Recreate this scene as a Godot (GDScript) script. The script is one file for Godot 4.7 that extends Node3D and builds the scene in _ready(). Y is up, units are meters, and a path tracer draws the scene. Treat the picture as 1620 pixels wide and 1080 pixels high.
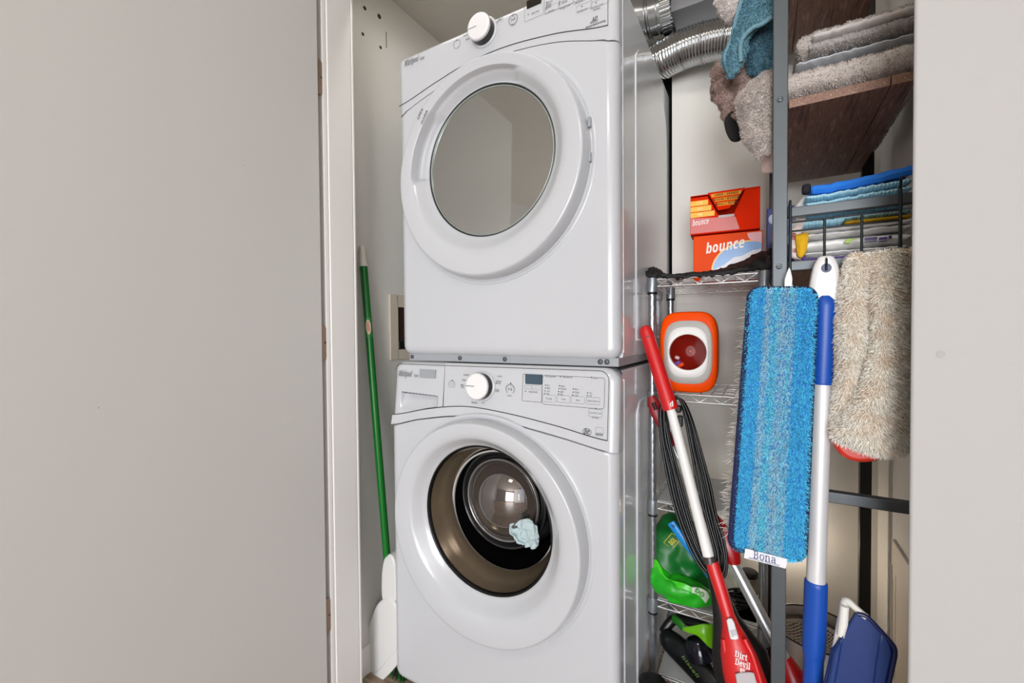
extends Node3D
# A laundry closet seen through its open doorway: stacked dryer and washer at the left, shelving with cleaning things at the right.
# Metres, y up; the camera stands at x = 0, z = 0 and the closet lies towards -z.

const EYE := Vector3(0, 1.05, 0)
const FOCAL := 685.6
var eye_basis := Basis(Vector3.UP, deg_to_rad(30.0)) * Basis(Vector3.RIGHT, deg_to_rad(-1.09)) * Basis(Vector3.BACK, deg_to_rad(-0.443))
var rng := RandomNumberGenerator.new()
var used := {}
var bases := {}
var M := {}


# ---------------------------------------------------------------- geometry
class Geo:
	var v := PackedVector3Array()
	var i := PackedInt32Array()
	var uv := PackedVector2Array()
	var c := PackedColorArray()

	func add(p: Vector3, t := Vector2.ZERO) -> int:
		v.append(p); uv.append(t)
		return v.size() - 1

	func tri(a: int, b: int, d: int):
		i.append(a); i.append(d); i.append(b)      # a, b, d run counter-clockwise seen from outside; Godot wants clockwise

	func quad(a: int, b: int, d: int, e: int):
		tri(a, b, d); tri(a, d, e)

	func grid(nu: int, nv: int, f: Callable, wrap_u := false):
		var s := v.size()
		var w := nu if wrap_u else nu + 1
		for b in nv + 1:
			for a in w:
				add(f.call(float(a) / nu, float(b) / nv), Vector2(float(a) / nu, float(b) / nv))
		for b in nv:
			for a in nu:
				var a2 := (a + 1) % w
				quad(s + b * w + a, s + b * w + a2, s + (b + 1) * w + a2, s + (b + 1) * w + a)

	# rings of equal point count, joined one to the next
	func loft(rings: Array, cap0 := true, cap1 := true):
		var n: int = rings[0].size()
		var s := v.size()
		for r in rings:
			for p in r:
				add(p)
		for k in rings.size() - 1:
			for a in n:
				var b := (a + 1) % n
				quad(s + k * n + a, s + k * n + b, s + (k + 1) * n + b, s + (k + 1) * n + a)
		if cap0:
			fan(rings[0], true)
		if cap1:
			fan(rings[-1], false)

	func fan(ring: Array, back: bool):
		var m := Vector3.ZERO
		for p in ring:
			m += p
		var s := add(m / ring.size())
		for p in ring:
			add(p)
		var n := ring.size()
		for a in n:
			if back:
				tri(s, s + 1 + (a + 1) % n, s + 1 + a)
			else:
				tri(s, s + 1 + a, s + 1 + (a + 1) % n)

	func tube(pts: Array, r, sides := 10, caps := true, flat := 1.0, side := Vector3.ZERO):
		var n := pts.size()
		var rings := []
		var t: Vector3 = (pts[1] - pts[0]).normalized()
		var x: Vector3 = side if side != Vector3.ZERO else (Vector3.UP if absf(t.y) < 0.9 else Vector3.RIGHT)
		x = (x - t * x.dot(t)).normalized()
		for k in n:
			var d: Vector3 = pts[mini(k + 1, n - 1)] - pts[maxi(k - 1, 0)]
			if d.length() > 1e-7:
				t = d.normalized()
			x = (x - t * x.dot(t)).normalized()
			var y := t.cross(x)
			var rr: float = r[k] if r is Array else r
			var ring := []
			for a in sides:
				var q := TAU * a / sides
				ring.append(pts[k] + (x * cos(q) + y * sin(q) * flat) * rr)
			rings.append(ring)
		loft(rings, caps, caps)

	# profile of (radius, height) turned about the axis of the frame's y
	func lathe(prof: Array, seg := 32, at := Transform3D.IDENTITY):
		var s := v.size()
		for q in prof:
			for a in seg:
				var t := TAU * a / seg
				add(at * Vector3(q.x * cos(t), q.y, -q.x * sin(t)))
		for k in prof.size() - 1:
			for a in seg:
				var b := (a + 1) % seg
				quad(s + k * seg + a, s + k * seg + b, s + (k + 1) * seg + b, s + (k + 1) * seg + a)

	func box(p: Vector3, q: Vector3, r := 0.002, seg := 2, turn := Transform3D.IDENTITY):
		var lo := Vector3(minf(p.x, q.x), minf(p.y, q.y), minf(p.z, q.z))
		var hi := Vector3(maxf(p.x, q.x), maxf(p.y, q.y), maxf(p.z, q.z))
		r = minf(r, minf(hi.x - lo.x, minf(hi.y - lo.y, hi.z - lo.z)) * 0.499)
		var m := (lo + hi) / 2.0
		var h := (hi - lo) / 2.0
		var inner := h - Vector3(r, r, r)
		var n := 2 * seg + 1
		for ax in 3:
			for sg in [-1.0, 1.0]:
				var s := v.size()
				for b in n + 1:
					for a in n + 1:
						var pu := _st(a, seg)
						var pv := _st(b, seg)
						var d := Vector3.ZERO
						var o := Vector3.ZERO
						d[ax] = sg
						d[(ax + 1) % 3] = pu.y
						d[(ax + 2) % 3] = pv.y
						o[ax] = sg * inner[ax]
						o[(ax + 1) % 3] = pu.x * inner[(ax + 1) % 3]
						o[(ax + 2) % 3] = pv.x * inner[(ax + 2) % 3]
						add(turn * (m + o + d.normalized() * r), Vector2(float(a) / n, float(b) / n))
				for b in n:
					for a in n:
						var k := s + b * (n + 1) + a
						if sg > 0:
							quad(k, k + 1, k + n + 2, k + n + 1)
						else:
							quad(k, k + n + 1, k + n + 2, k + 1)

	func _st(a: int, seg: int) -> Vector2:
		if a <= seg:
			return Vector2(-1, -tan(PI / 4 * (1.0 - float(a) / seg)))
		return Vector2(1, tan(PI / 4 * float(a - seg - 1) / seg))

	# outline (counter-clockwise in x, y) drawn out from z0 to z1, its front edge rounded by rad
	# (rad may be a function of the outline point, and may give a Vector2: insets across and up); hole: [centre, radius] left open in the face
	func slab(line: Array, z0: float, z1: float, rad = 0.002, seg := 4, turn := Transform3D.IDENTITY, back := true, hole := []):
		var n := line.size()
		var nrm := []
		for a in n:
			var e0: Vector2 = (line[a] - line[(a + n - 1) % n]).normalized()
			var e1: Vector2 = (line[(a + 1) % n] - line[a]).normalized()
			var n0 := Vector2(-e0.y, e0.x)
			var n1 := Vector2(-e1.y, e1.x)
			var m := (n0 + n1)
			m = m.normalized() if m.length() > 1e-4 else n0
			nrm.append(m / maxf(0.5, m.dot(n0)))
		var rings := []
		var first := []
		for a in n:
			first.append(turn * Vector3(line[a].x, line[a].y, z0))
		rings.append(first)
		for k in seg + 1:
			var q := PI / 2 * k / seg
			var ring := []
			for a in n:
				var r = rad.call(line[a]) if rad is Callable else rad
				var p: Vector2 = line[a] + inset(nrm[a], r) * (1.0 - cos(q))
				var deep: float = (r.x if absf(nrm[a].x) > 0.5 else r.y) if r is Vector2 else r
				ring.append(turn * Vector3(p.x, p.y, z1 - deep * (1.0 - sin(q))))
			rings.append(ring)
		loft(rings, false, false)
		var flat := PackedVector2Array()
		var raw := PackedVector2Array(line)
		for a in n:
			var r = rad.call(line[a]) if rad is Callable else rad
			flat.append(line[a] + inset(nrm[a], r))
		if hole:
			var ring := PackedVector2Array()
			for k in 96:
				ring.append(hole[0] + Vector2(cos(TAU * k / 96), sin(TAU * k / 96)) * hole[1])
			for s in [-1.0, 1.0]:
				var c: Vector2 = hole[0]
				var half := PackedVector2Array([c + Vector2(0, -9), c + Vector2(9 * s, -9), c + Vector2(9 * s, 9), c + Vector2(0, 9)])
				for part in Geometry2D.intersect_polygons(flat, half):
					for piece in Geometry2D.clip_polygons(part, ring):
						cap(piece, z1, turn, false)
			return
		cap(flat, z1, turn, false)
		if back:
			cap(raw, z0, turn, true)

	func inset(nrm: Vector2, r) -> Vector2:
		if r is Vector2:
			return Vector2(signf(nrm.x) * r.x if absf(nrm.x) > 0.35 else 0.0, signf(nrm.y) * r.y if absf(nrm.y) > 0.35 else 0.0)
		return nrm * r

	func cap(poly: PackedVector2Array, z: float, turn: Transform3D, back: bool):
		var t := Geometry2D.triangulate_polygon(poly)
		var s := v.size()
		for p in poly:
			add(turn * Vector3(p.x, p.y, z), p)
		for k in range(0, t.size(), 3):
			var a := poly[t[k]]
			var b := poly[t[k + 1]]
			var d := poly[t[k + 2]]
			var ccw := (b - a).cross(d - a) > 0
			if ccw != back:
				tri(s + t[k], s + t[k + 1], s + t[k + 2])
			else:
				tri(s + t[k], s + t[k + 2], s + t[k + 1])

	func warp(f: Callable, from := 0):
		for k in range(from, v.size()):
			v[k] = f.call(v[k])

	func mesh(shift := Vector3.ZERO) -> ArrayMesh:
		var n := PackedVector3Array()
		n.resize(v.size())
		for k in range(0, i.size(), 3):
			var a := i[k]
			var b := i[k + 1]
			var d := i[k + 2]
			var f := (v[d] - v[a]).cross(v[b] - v[a])
			n[a] += f; n[b] += f; n[d] += f
		var p := PackedVector3Array()
		p.resize(v.size())
		for k in v.size():
			p[k] = v[k] - shift
			n[k] = n[k].normalized() if n[k].length_squared() > 1e-30 else Vector3.UP
		var arr := []
		arr.resize(Mesh.ARRAY_MAX)
		arr[Mesh.ARRAY_VERTEX] = p
		arr[Mesh.ARRAY_NORMAL] = n
		arr[Mesh.ARRAY_TEX_UV] = uv
		if c.size() == v.size():
			arr[Mesh.ARRAY_COLOR] = c
		arr[Mesh.ARRAY_INDEX] = i
		var m := ArrayMesh.new()
		m.add_surface_from_arrays(Mesh.PRIMITIVE_TRIANGLES, arr)
		return m


# ---------------------------------------------------------------- naming and placing
func numbered(called: String) -> String:
	var k: int = used.get(called, -1) + 1
	used[called] = k
	return called if k == 0 else "%s_%03d" % [called, k]

func tag(o: Node, label := "", category := "", group := "", kind := ""):
	if label: o.set_meta("label", label)
	if category: o.set_meta("category", category)
	if group: o.set_meta("group", group)
	if kind: o.set_meta("kind", kind)
	return o

func thing(called: String, label: String, category: String, base: Vector3, group := "") -> Node3D:
	var o := Node3D.new()
	o.name = numbered(called)
	add_child(o, true)
	o.position = base
	bases[o] = base
	tag(o, label, category, group)
	return o

# one mesh, drawn in world metres and kept relative to the thing that owns it
func obj(called: String, g: Geo, m: Material, parent: Node3D = self, kind := "") -> MeshInstance3D:
	var o := MeshInstance3D.new()
	var shift: Vector3 = bases.get(parent, Vector3.ZERO)
	if parent == self:
		o.name = numbered(called)
		var lo := g.v[0]
		var hi := g.v[0]
		for p in g.v:
			lo = lo.min(p); hi = hi.max(p)
		shift = Vector3((lo.x + hi.x) / 2, lo.y, (lo.z + hi.z) / 2)
		o.position = shift
	else:
		o.name = called
	o.mesh = g.mesh(shift)
	o.material_override = m
	parent.add_child(o, true)
	bases[o] = shift
	if kind: o.set_meta("kind", kind)
	return o

func struct(called: String, g: Geo, m: Material, label := "", category := "") -> MeshInstance3D:
	var o := obj(called, g, m)
	o.set_meta("kind", "structure")
	if label: tag(o, label, category)
	return o

# the point of a known plane that lies in a given direction from the eye (measuring the photograph)
func at(u: float, w: float, z: float) -> Vector3:
	var d := eye_basis * Vector3((u - 810.0) / FOCAL, (540.0 - w) / FOCAL, -1.0)
	return EYE + d * (z - EYE.z) / d.z

func lin(r: float, g: float, b: float) -> Color:
	return Color(r, g, b).srgb_to_linear()

func mat(r: float, g: float, b: float, rough := 0.5, metal := 0.0) -> StandardMaterial3D:
	var m := StandardMaterial3D.new()
	m.albedo_color = Color(r, g, b)
	m.roughness = rough
	m.metallic = metal
	m.cull_mode = BaseMaterial3D.CULL_DISABLED
	return m

func noise_tex(freq: float, ramp: Gradient = null, w := 256, h := 256, normal := false, sd := 1, oct := 4) -> NoiseTexture2D:
	var n := FastNoiseLite.new()
	n.seed = sd
	n.frequency = freq
	n.fractal_octaves = oct
	n.noise_type = FastNoiseLite.TYPE_SIMPLEX_SMOOTH
	var t := NoiseTexture2D.new()
	t.width = w; t.height = h
	t.noise = n
	t.seamless = true
	t.generate_mipmaps = false
	if ramp: t.color_ramp = ramp
	if normal: t.as_normal_map = true
	return t

func ramp(cols: Array, pos: Array) -> Gradient:
	var g := Gradient.new()
	g.offsets = PackedFloat32Array(pos)
	g.colors = PackedColorArray(cols)
	return g

func relief(m: StandardMaterial3D, freq: float, cm: float, scale: float, sd := 3) -> StandardMaterial3D:
	m.heightmap_enabled = true
	m.heightmap_texture = noise_tex(freq, null, 256, 256, false, sd)
	m.heightmap_scale = cm
	m.uv1_triplanar = true
	m.uv1_scale = Vector3.ONE * scale
	return m

# smooth curve through points
func curve(pts: Array, per := 8) -> Array:
	var out := []
	var n := pts.size()
	for k in n - 1:
		var a = pts[maxi(k - 1, 0)]
		var b = pts[k]
		var c = pts[k + 1]
		var d = pts[mini(k + 2, n - 1)]
		for s in per:
			var t := float(s) / per
			out.append(0.5 * ((2.0 * b) + (c - a) * t + (2.0 * a - 5.0 * b + 4.0 * c - d) * t * t + (3.0 * b - a - 3.0 * c + d) * t * t * t))
	out.append(pts[-1])
	return out

func rounded(lo: Vector2, hi: Vector2, r: float, seg := 5) -> Array:
	var out := []
	for q in [[Vector2(hi.x - r, lo.y + r), -90.0], [Vector2(hi.x - r, hi.y - r), 0.0], [Vector2(lo.x + r, hi.y - r), 90.0], [Vector2(lo.x + r, lo.y + r), 180.0]]:
		for k in seg + 1:
			var a := deg_to_rad(q[1] + 90.0 * k / seg)
			out.append(q[0] + Vector2(cos(a), sin(a)) * r)
	return out

# superellipse outline
func squircle(cx: float, cy: float, rx: float, ry: float, e := 4.0, n := 48) -> Array:
	var out := []
	for k in n:
		var a := TAU * k / n
		var x := cos(a)
		var y := sin(a)
		var r := pow(pow(absf(x), e) + pow(absf(y), e), -1.0 / e)
		out.append(Vector2(cx + x * r * rx, cy + y * r * ry))
	return out

# thin printed line that follows points lying on a surface facing +z
func ribbon(g: Geo, pts: Array, w: float, closed := false):
	var n := pts.size()
	var s := g.v.size()
	for k in n:
		var a: Vector3 = pts[(k + n - 1) % n] if closed else pts[maxi(k - 1, 0)]
		var b: Vector3 = pts[(k + 1) % n] if closed else pts[mini(k + 1, n - 1)]
		var t := (b - a).normalized()
		var m := Vector3(-t.y, t.x, 0).normalized() * w / 2
		g.add(pts[k] - m); g.add(pts[k] + m)
	for k in (n if closed else n - 1):
		var a := s + 2 * k
		var b := s + 2 * ((k + 1) % n)
		g.quad(a, b, b + 1, a + 1)

# lettering: centre, direction of reading, direction of its top, letter height, and the width to fit (0: as it comes)
func letter(called: String, text: String, p: Vector3, along: Vector3, up: Vector3, high: float, m: Material, parent: Node3D, wide := 0.0, font := "Droid Sans", bold := false, slant := 0.0):
	var t := TextMesh.new()
	var f := SystemFont.new()
	f.font_names = PackedStringArray([font])
	if bold: f.font_weight = 700
	t.font = f
	t.text = text
	t.font_size = 32
	t.pixel_size = high / 32.0 * 1.35
	t.depth = 0.0003
	t.curve_step = 4.0
	var x := along.normalized()
	var z := x.cross(up).normalized()
	var y := z.cross(x)
	var s := 1.0
	if wide > 0.0:
		var got := t.get_aabb().size.x
		s = wide / got if got > 1e-6 else 1.0
	var o := MeshInstance3D.new()
	o.name = called
	o.mesh = t
	o.material_override = m
	o.transform = Transform3D(Basis(x * s, y + x * slant, z), p - bases.get(parent, Vector3.ZERO))
	parent.add_child(o, true)
	return o

# a hanging or folded cloth: rows of points give its middle surface, which gets thickness and soft unevenness
func cloth(g: Geo, rows: Array, thick: float, nu := 40, nv := 40, rough := 0.0, freq := 30.0, sd := 1):
	var n := FastNoiseLite.new()
	n.seed = sd
	n.frequency = freq
	n.fractal_octaves = 2
	var fine := []
	for r in rows:
		var c := curve(r, 12)
		var even := []
		for k in nu + 1:
			var q := float(k) / nu * (c.size() - 1)
			var j := mini(int(q), c.size() - 2)
			even.append(c[j].lerp(c[j + 1], q - j))
		fine.append(even)
	var P := []
	for k in nu + 1:
		var colm := []
		for r in fine:
			colm.append(r[k])
		var c := curve(colm, 12)
		var even := []
		for b in nv + 1:
			var q := float(b) / nv * (c.size() - 1)
			var j := mini(int(q), c.size() - 2)
			even.append(c[j].lerp(c[j + 1], q - j))
		P.append(even)
	var N := []
	for k in nu + 1:
		var colm := []
		for b in nv + 1:
			var du: Vector3 = P[mini(k + 1, nu)][b] - P[maxi(k - 1, 0)][b]
			var dv: Vector3 = P[k][mini(b + 1, nv)] - P[k][maxi(b - 1, 0)]
			var m := dv.cross(du)
			colm.append(m.normalized() if m.length() > 1e-12 else Vector3.BACK)
		N.append(colm)
	# rows run left to right and downwards, so dv x du faces +z: the side seen
	var s := g.v.size()
	for side in [1.0, -1.0]:
		for k in nu + 1:
			for b in nv + 1:
				var fu := float(k) / nu
				var fv := float(b) / nv
				var edge := minf(1.0, minf(minf(fu, 1 - fu) * nu, minf(fv, 1 - fv) * nv) / 2.5)
				var half := thick / 2 * sqrt(maxf(0.0, 1.0 - (1.0 - edge) * (1.0 - edge)))
				g.add(P[k][b] + N[k][b] * (side * half + n.get_noise_3dv(P[k][b]) * rough), Vector2(fu, fv))
	var w := nv + 1
	var t := (nu + 1) * w
	for k in nu:
		for b in nv:
			var a := s + k * w + b
			g.quad(a, a + 1, a + w + 1, a + w)
			g.quad(a + t, a + t + w, a + t + w + 1, a + t + 1)
	for k in nu:
		var a := s + k * w
		g.quad(a, a + w, a + w + t, a + t)
		a = s + k * w + nv
		g.quad(a, a + t, a + w + t, a + w)
	for b in nv:
		var a := s + b
		g.quad(a, a + t, a + t + 1, a + 1)
		a = s + nu * w + b
		g.quad(a, a + 1, a + 1 + t, a + t)

# fibres standing on a surface: n blades, coloured by place
func pile(src: Geo, count: int, long: float, wide: float, col: Callable, droop := 0.3, keep = null) -> Geo:
	var g := Geo.new()
	var acc := PackedFloat32Array()
	var sum := 0.0
	var nt := src.i.size() / 3
	for k in nt:
		var a := src.v[src.i[3 * k]]
		sum += (src.v[src.i[3 * k + 2]] - a).cross(src.v[src.i[3 * k + 1]] - a).length()
		acc.append(sum)
	for s in count:
		var k := acc.bsearch(rng.randf() * sum)
		if k >= nt: k = nt - 1
		var a := src.v[src.i[3 * k]]
		var b := src.v[src.i[3 * k + 1]]
		var d := src.v[src.i[3 * k + 2]]
		var x := rng.randf()
		var y := rng.randf()
		if x + y > 1:
			x = 1 - x; y = 1 - y
		var p := a + (b - a) * x + (d - a) * y
		var n := (d - a).cross(b - a).normalized()
		if keep != null and not keep.call(p, n): continue
		var r := Vector3(rng.randfn(), rng.randfn(), rng.randfn())
		var dir := (n + r * 0.42 + Vector3.DOWN * droop).normalized()
		var side := dir.cross(Vector3(rng.randfn(), rng.randfn(), rng.randfn())).normalized() * wide * 0.5
		var l := long * rng.randf_range(0.6, 1.25)
		var bend := (Vector3.DOWN * droop + Vector3(rng.randfn(), rng.randfn(), rng.randfn()) * 0.3) * l * 0.35
		var q := g.v.size()
		var c: Color = col.call(p)
		var lo := c * rng.randf_range(0.8, 1.1)
		lo.a = 1
		for e in [[p - side, lo], [p + side, lo], [p + dir * l * 0.6 - side * 0.8, lo], [p + dir * l * 0.6 + side * 0.8, lo], [p + dir * l + bend, lo]]:
			g.add(e[0]); g.c.append(e[1])
		g.tri(q, q + 1, q + 3); g.tri(q, q + 3, q + 2); g.tri(q + 2, q + 3, q + 4)
	return g

func fibre_mat(rough := 0.9) -> StandardMaterial3D:
	var m := mat(1, 1, 1, rough)
	m.vertex_color_use_as_albedo = true
	m.metallic_specular = 0.2
	return m


func _ready():
	rng.seed = 7
	setup_view()
	make_materials()
	build_setting()
	build_washer()
	build_dryer()
	build_ducts()
	build_left_wall_things()
	build_wire_rack()
	build_rack_things()
	build_metal_shelf()
	build_shelf_things()
	build_towels()
	build_hanging_things()
	build_floor_things()


# ---------------------------------------------------------------- camera, light, exposure
func setup_view():
	var cam := Camera3D.new()
	cam.name = "camera"
	cam.transform = Transform3D(eye_basis, EYE)
	cam.fov = rad_to_deg(2.0 * atan(540.0 / FOCAL))
	cam.near = 0.02
	add_child(cam)
	cam.current = true
	var e := Environment.new()
	e.background_mode = Environment.BG_SKY
	var sky := Sky.new()
	var sm := ProceduralSkyMaterial.new()
	sm.sky_top_color = Color(0.35, 0.5, 0.75)
	sm.sky_horizon_color = Color(0.72, 0.79, 0.88)
	sm.ground_bottom_color = Color(0.3, 0.3, 0.28)
	sm.ground_horizon_color = Color(0.6, 0.62, 0.62)
	sky.sky_material = sm
	e.sky = sky
	e.background_energy_multiplier = 1.0
	e.tonemap_mode = Environment.TONE_MAPPER_LINEAR
	e.tonemap_exposure = 1.12
	e.sdfgi_enabled = true
	e.ssao_enabled = true
	e.ssil_enabled = true
	var we := WorldEnvironment.new()
	we.name = "world_environment"
	we.environment = e
	add_child(we)
	# daylight through an unseen window behind the camera, lights the machine fronts
	area_light("unseen_window_daylight", Vector3(0.8, 1.17, 4.42), Vector3(-0.1, 1.0, -1.0), Vector2(1.8, 2.0), Color(0.98, 0.985, 1.0), 18.0)
	area_light("added_side_daylight", Vector3(1.74, 1.17, 1.9), Vector3(-0.5, 1.1, -0.9), Vector2(1.6, 2.0), Color(0.98, 0.985, 1.0), 1.2)  # added side light, brightens the door, jamb and left wall
	# unseen flush ceiling fitting, placed to light the fronts from above
	area_light("unseen_ceiling_lamp_light", Vector3(-0.15, 2.38, 0.9), Vector3(-0.15, 0.0, 0.85), Vector2(0.36, 0.36), Color(1.0, 0.98, 0.95), 0.7)
	# fill strip added over the inside of the doorway, brightens the closet
	area_light("added_strip_light", Vector3(-0.35, 2.085, -0.876), Vector3(-0.35, 1.0, -1.45), Vector2(1.1, 0.03), Color(1.0, 0.97, 0.93), 0.12)

func area_light(called: String, p: Vector3, target: Vector3, size: Vector2, col: Color, energy: float):
	var l := AreaLight3D.new()
	l.name = called
	l.area_size = size
	l.area_normalize_energy = true
	l.light_color = col
	l.light_energy = energy
	l.shadow_enabled = true
	l.area_range = 12.0
	l.area_attenuation = 2.0
	add_child(l)
	var up := Vector3.UP if absf((target - p).normalized().y) < 0.95 else Vector3.FORWARD
	l.look_at_from_position(p, target, up)

func make_materials():
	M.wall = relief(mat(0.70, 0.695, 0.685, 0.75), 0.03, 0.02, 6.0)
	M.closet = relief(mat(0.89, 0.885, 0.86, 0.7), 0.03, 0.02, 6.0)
	M.ceiling = relief(mat(0.84, 0.82, 0.79, 0.9), 0.05, 0.05, 6.0)
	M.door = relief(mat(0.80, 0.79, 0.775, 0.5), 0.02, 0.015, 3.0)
	M.trim = mat(0.91, 0.90, 0.885, 0.4)
	M.enamel = mat(0.755, 0.765, 0.78, 0.22)
	M.enamel.clearcoat_enabled = true
	M.enamel.clearcoat = 0.4
	M.enamel.clearcoat_roughness = 0.08
	M.side = mat(0.84, 0.855, 0.87, 0.2)
	M.side.clearcoat_enabled = true
	M.side.clearcoat = 0.5
	M.side.clearcoat_roughness = 0.06
	M.plastic = mat(0.9, 0.9, 0.9, 0.35)
	M.greyplastic = mat(0.6, 0.62, 0.64, 0.4)
	M.ink = mat(0.16, 0.16, 0.17, 0.6)
	M.paleink = mat(0.5, 0.51, 0.52, 0.5)
	M.black = mat(0.03, 0.03, 0.035, 0.45)
	M.shine = mat(0.75, 0.76, 0.77, 0.12, 1.0)
	M.chrome = mat(0.84, 0.85, 0.86, 0.3, 0.8)
	M.zinc = mat(0.72, 0.73, 0.74, 0.22, 1.0)
	M.rackmetal = mat(0.62, 0.64, 0.66, 0.28, 0.85)
	M.frame = mat(0.31, 0.335, 0.35, 0.38, 0.35)
	M.glass_dark = mat(0.66, 0.66, 0.64, 0.04, 0.85)
	M.smoke = mat(0.55, 0.49, 0.41, 0.16, 0.6)
	M.dome = mat(0.5, 0.48, 0.47, 0.05, 0.85)
	M.red = mat(0.8, 0.045, 0.06, 0.22)
	M.red.clearcoat_enabled = true
	M.darkred = mat(0.55, 0.1, 0.12, 0.3)
	M.blue = mat(0.05, 0.29, 0.66, 0.4)
	M.navy = mat(0.07, 0.19, 0.43, 0.4)
	M.orange = mat(0.95, 0.30, 0.0, 0.35)
	M.orange.metallic_specular = 0.2
	M.red.metallic_specular = 0.3
	M.silver = mat(0.88, 0.885, 0.895, 0.4, 0.3)
	M.white = mat(0.92, 0.92, 0.91, 0.4)
	M.green = mat(0.04, 0.42, 0.12, 0.3)
	M.fibre = fibre_mat()
	M.wood = mat(1, 1, 1, 0.42)
	M.wood.albedo_texture = noise_tex(0.012, ramp([Color(0.38, 0.26, 0.21), Color(0.56, 0.42, 0.35), Color(0.44, 0.32, 0.26), Color(0.64, 0.50, 0.43)], [0.2, 0.45, 0.6, 0.85]), 512, 512, false, 11, 5)
	M.wood.uv1_triplanar = true
	M.wood.uv1_scale = Vector3(14.0, 14.0, 1.2)
	M.wood.heightmap_enabled = true
	M.wood.heightmap_texture = M.wood.albedo_texture
	M.wood.heightmap_scale = 0.03
	M.plank = []
	for k in 3:
		var b := 0.92 + 0.06 * k
		var m := mat(1, 1, 1, 0.4)
		m.albedo_texture = noise_tex(0.015, ramp([Color(0.60 * b, 0.51 * b, 0.43 * b), Color(0.74 * b, 0.65 * b, 0.56 * b)], [0.25, 0.75]), 256, 256, false, 20 + k, 5)
		m.uv1_triplanar = true
		m.uv1_scale = Vector3(1.5, 12.0, 12.0)
		M.plank.append(m)


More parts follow.
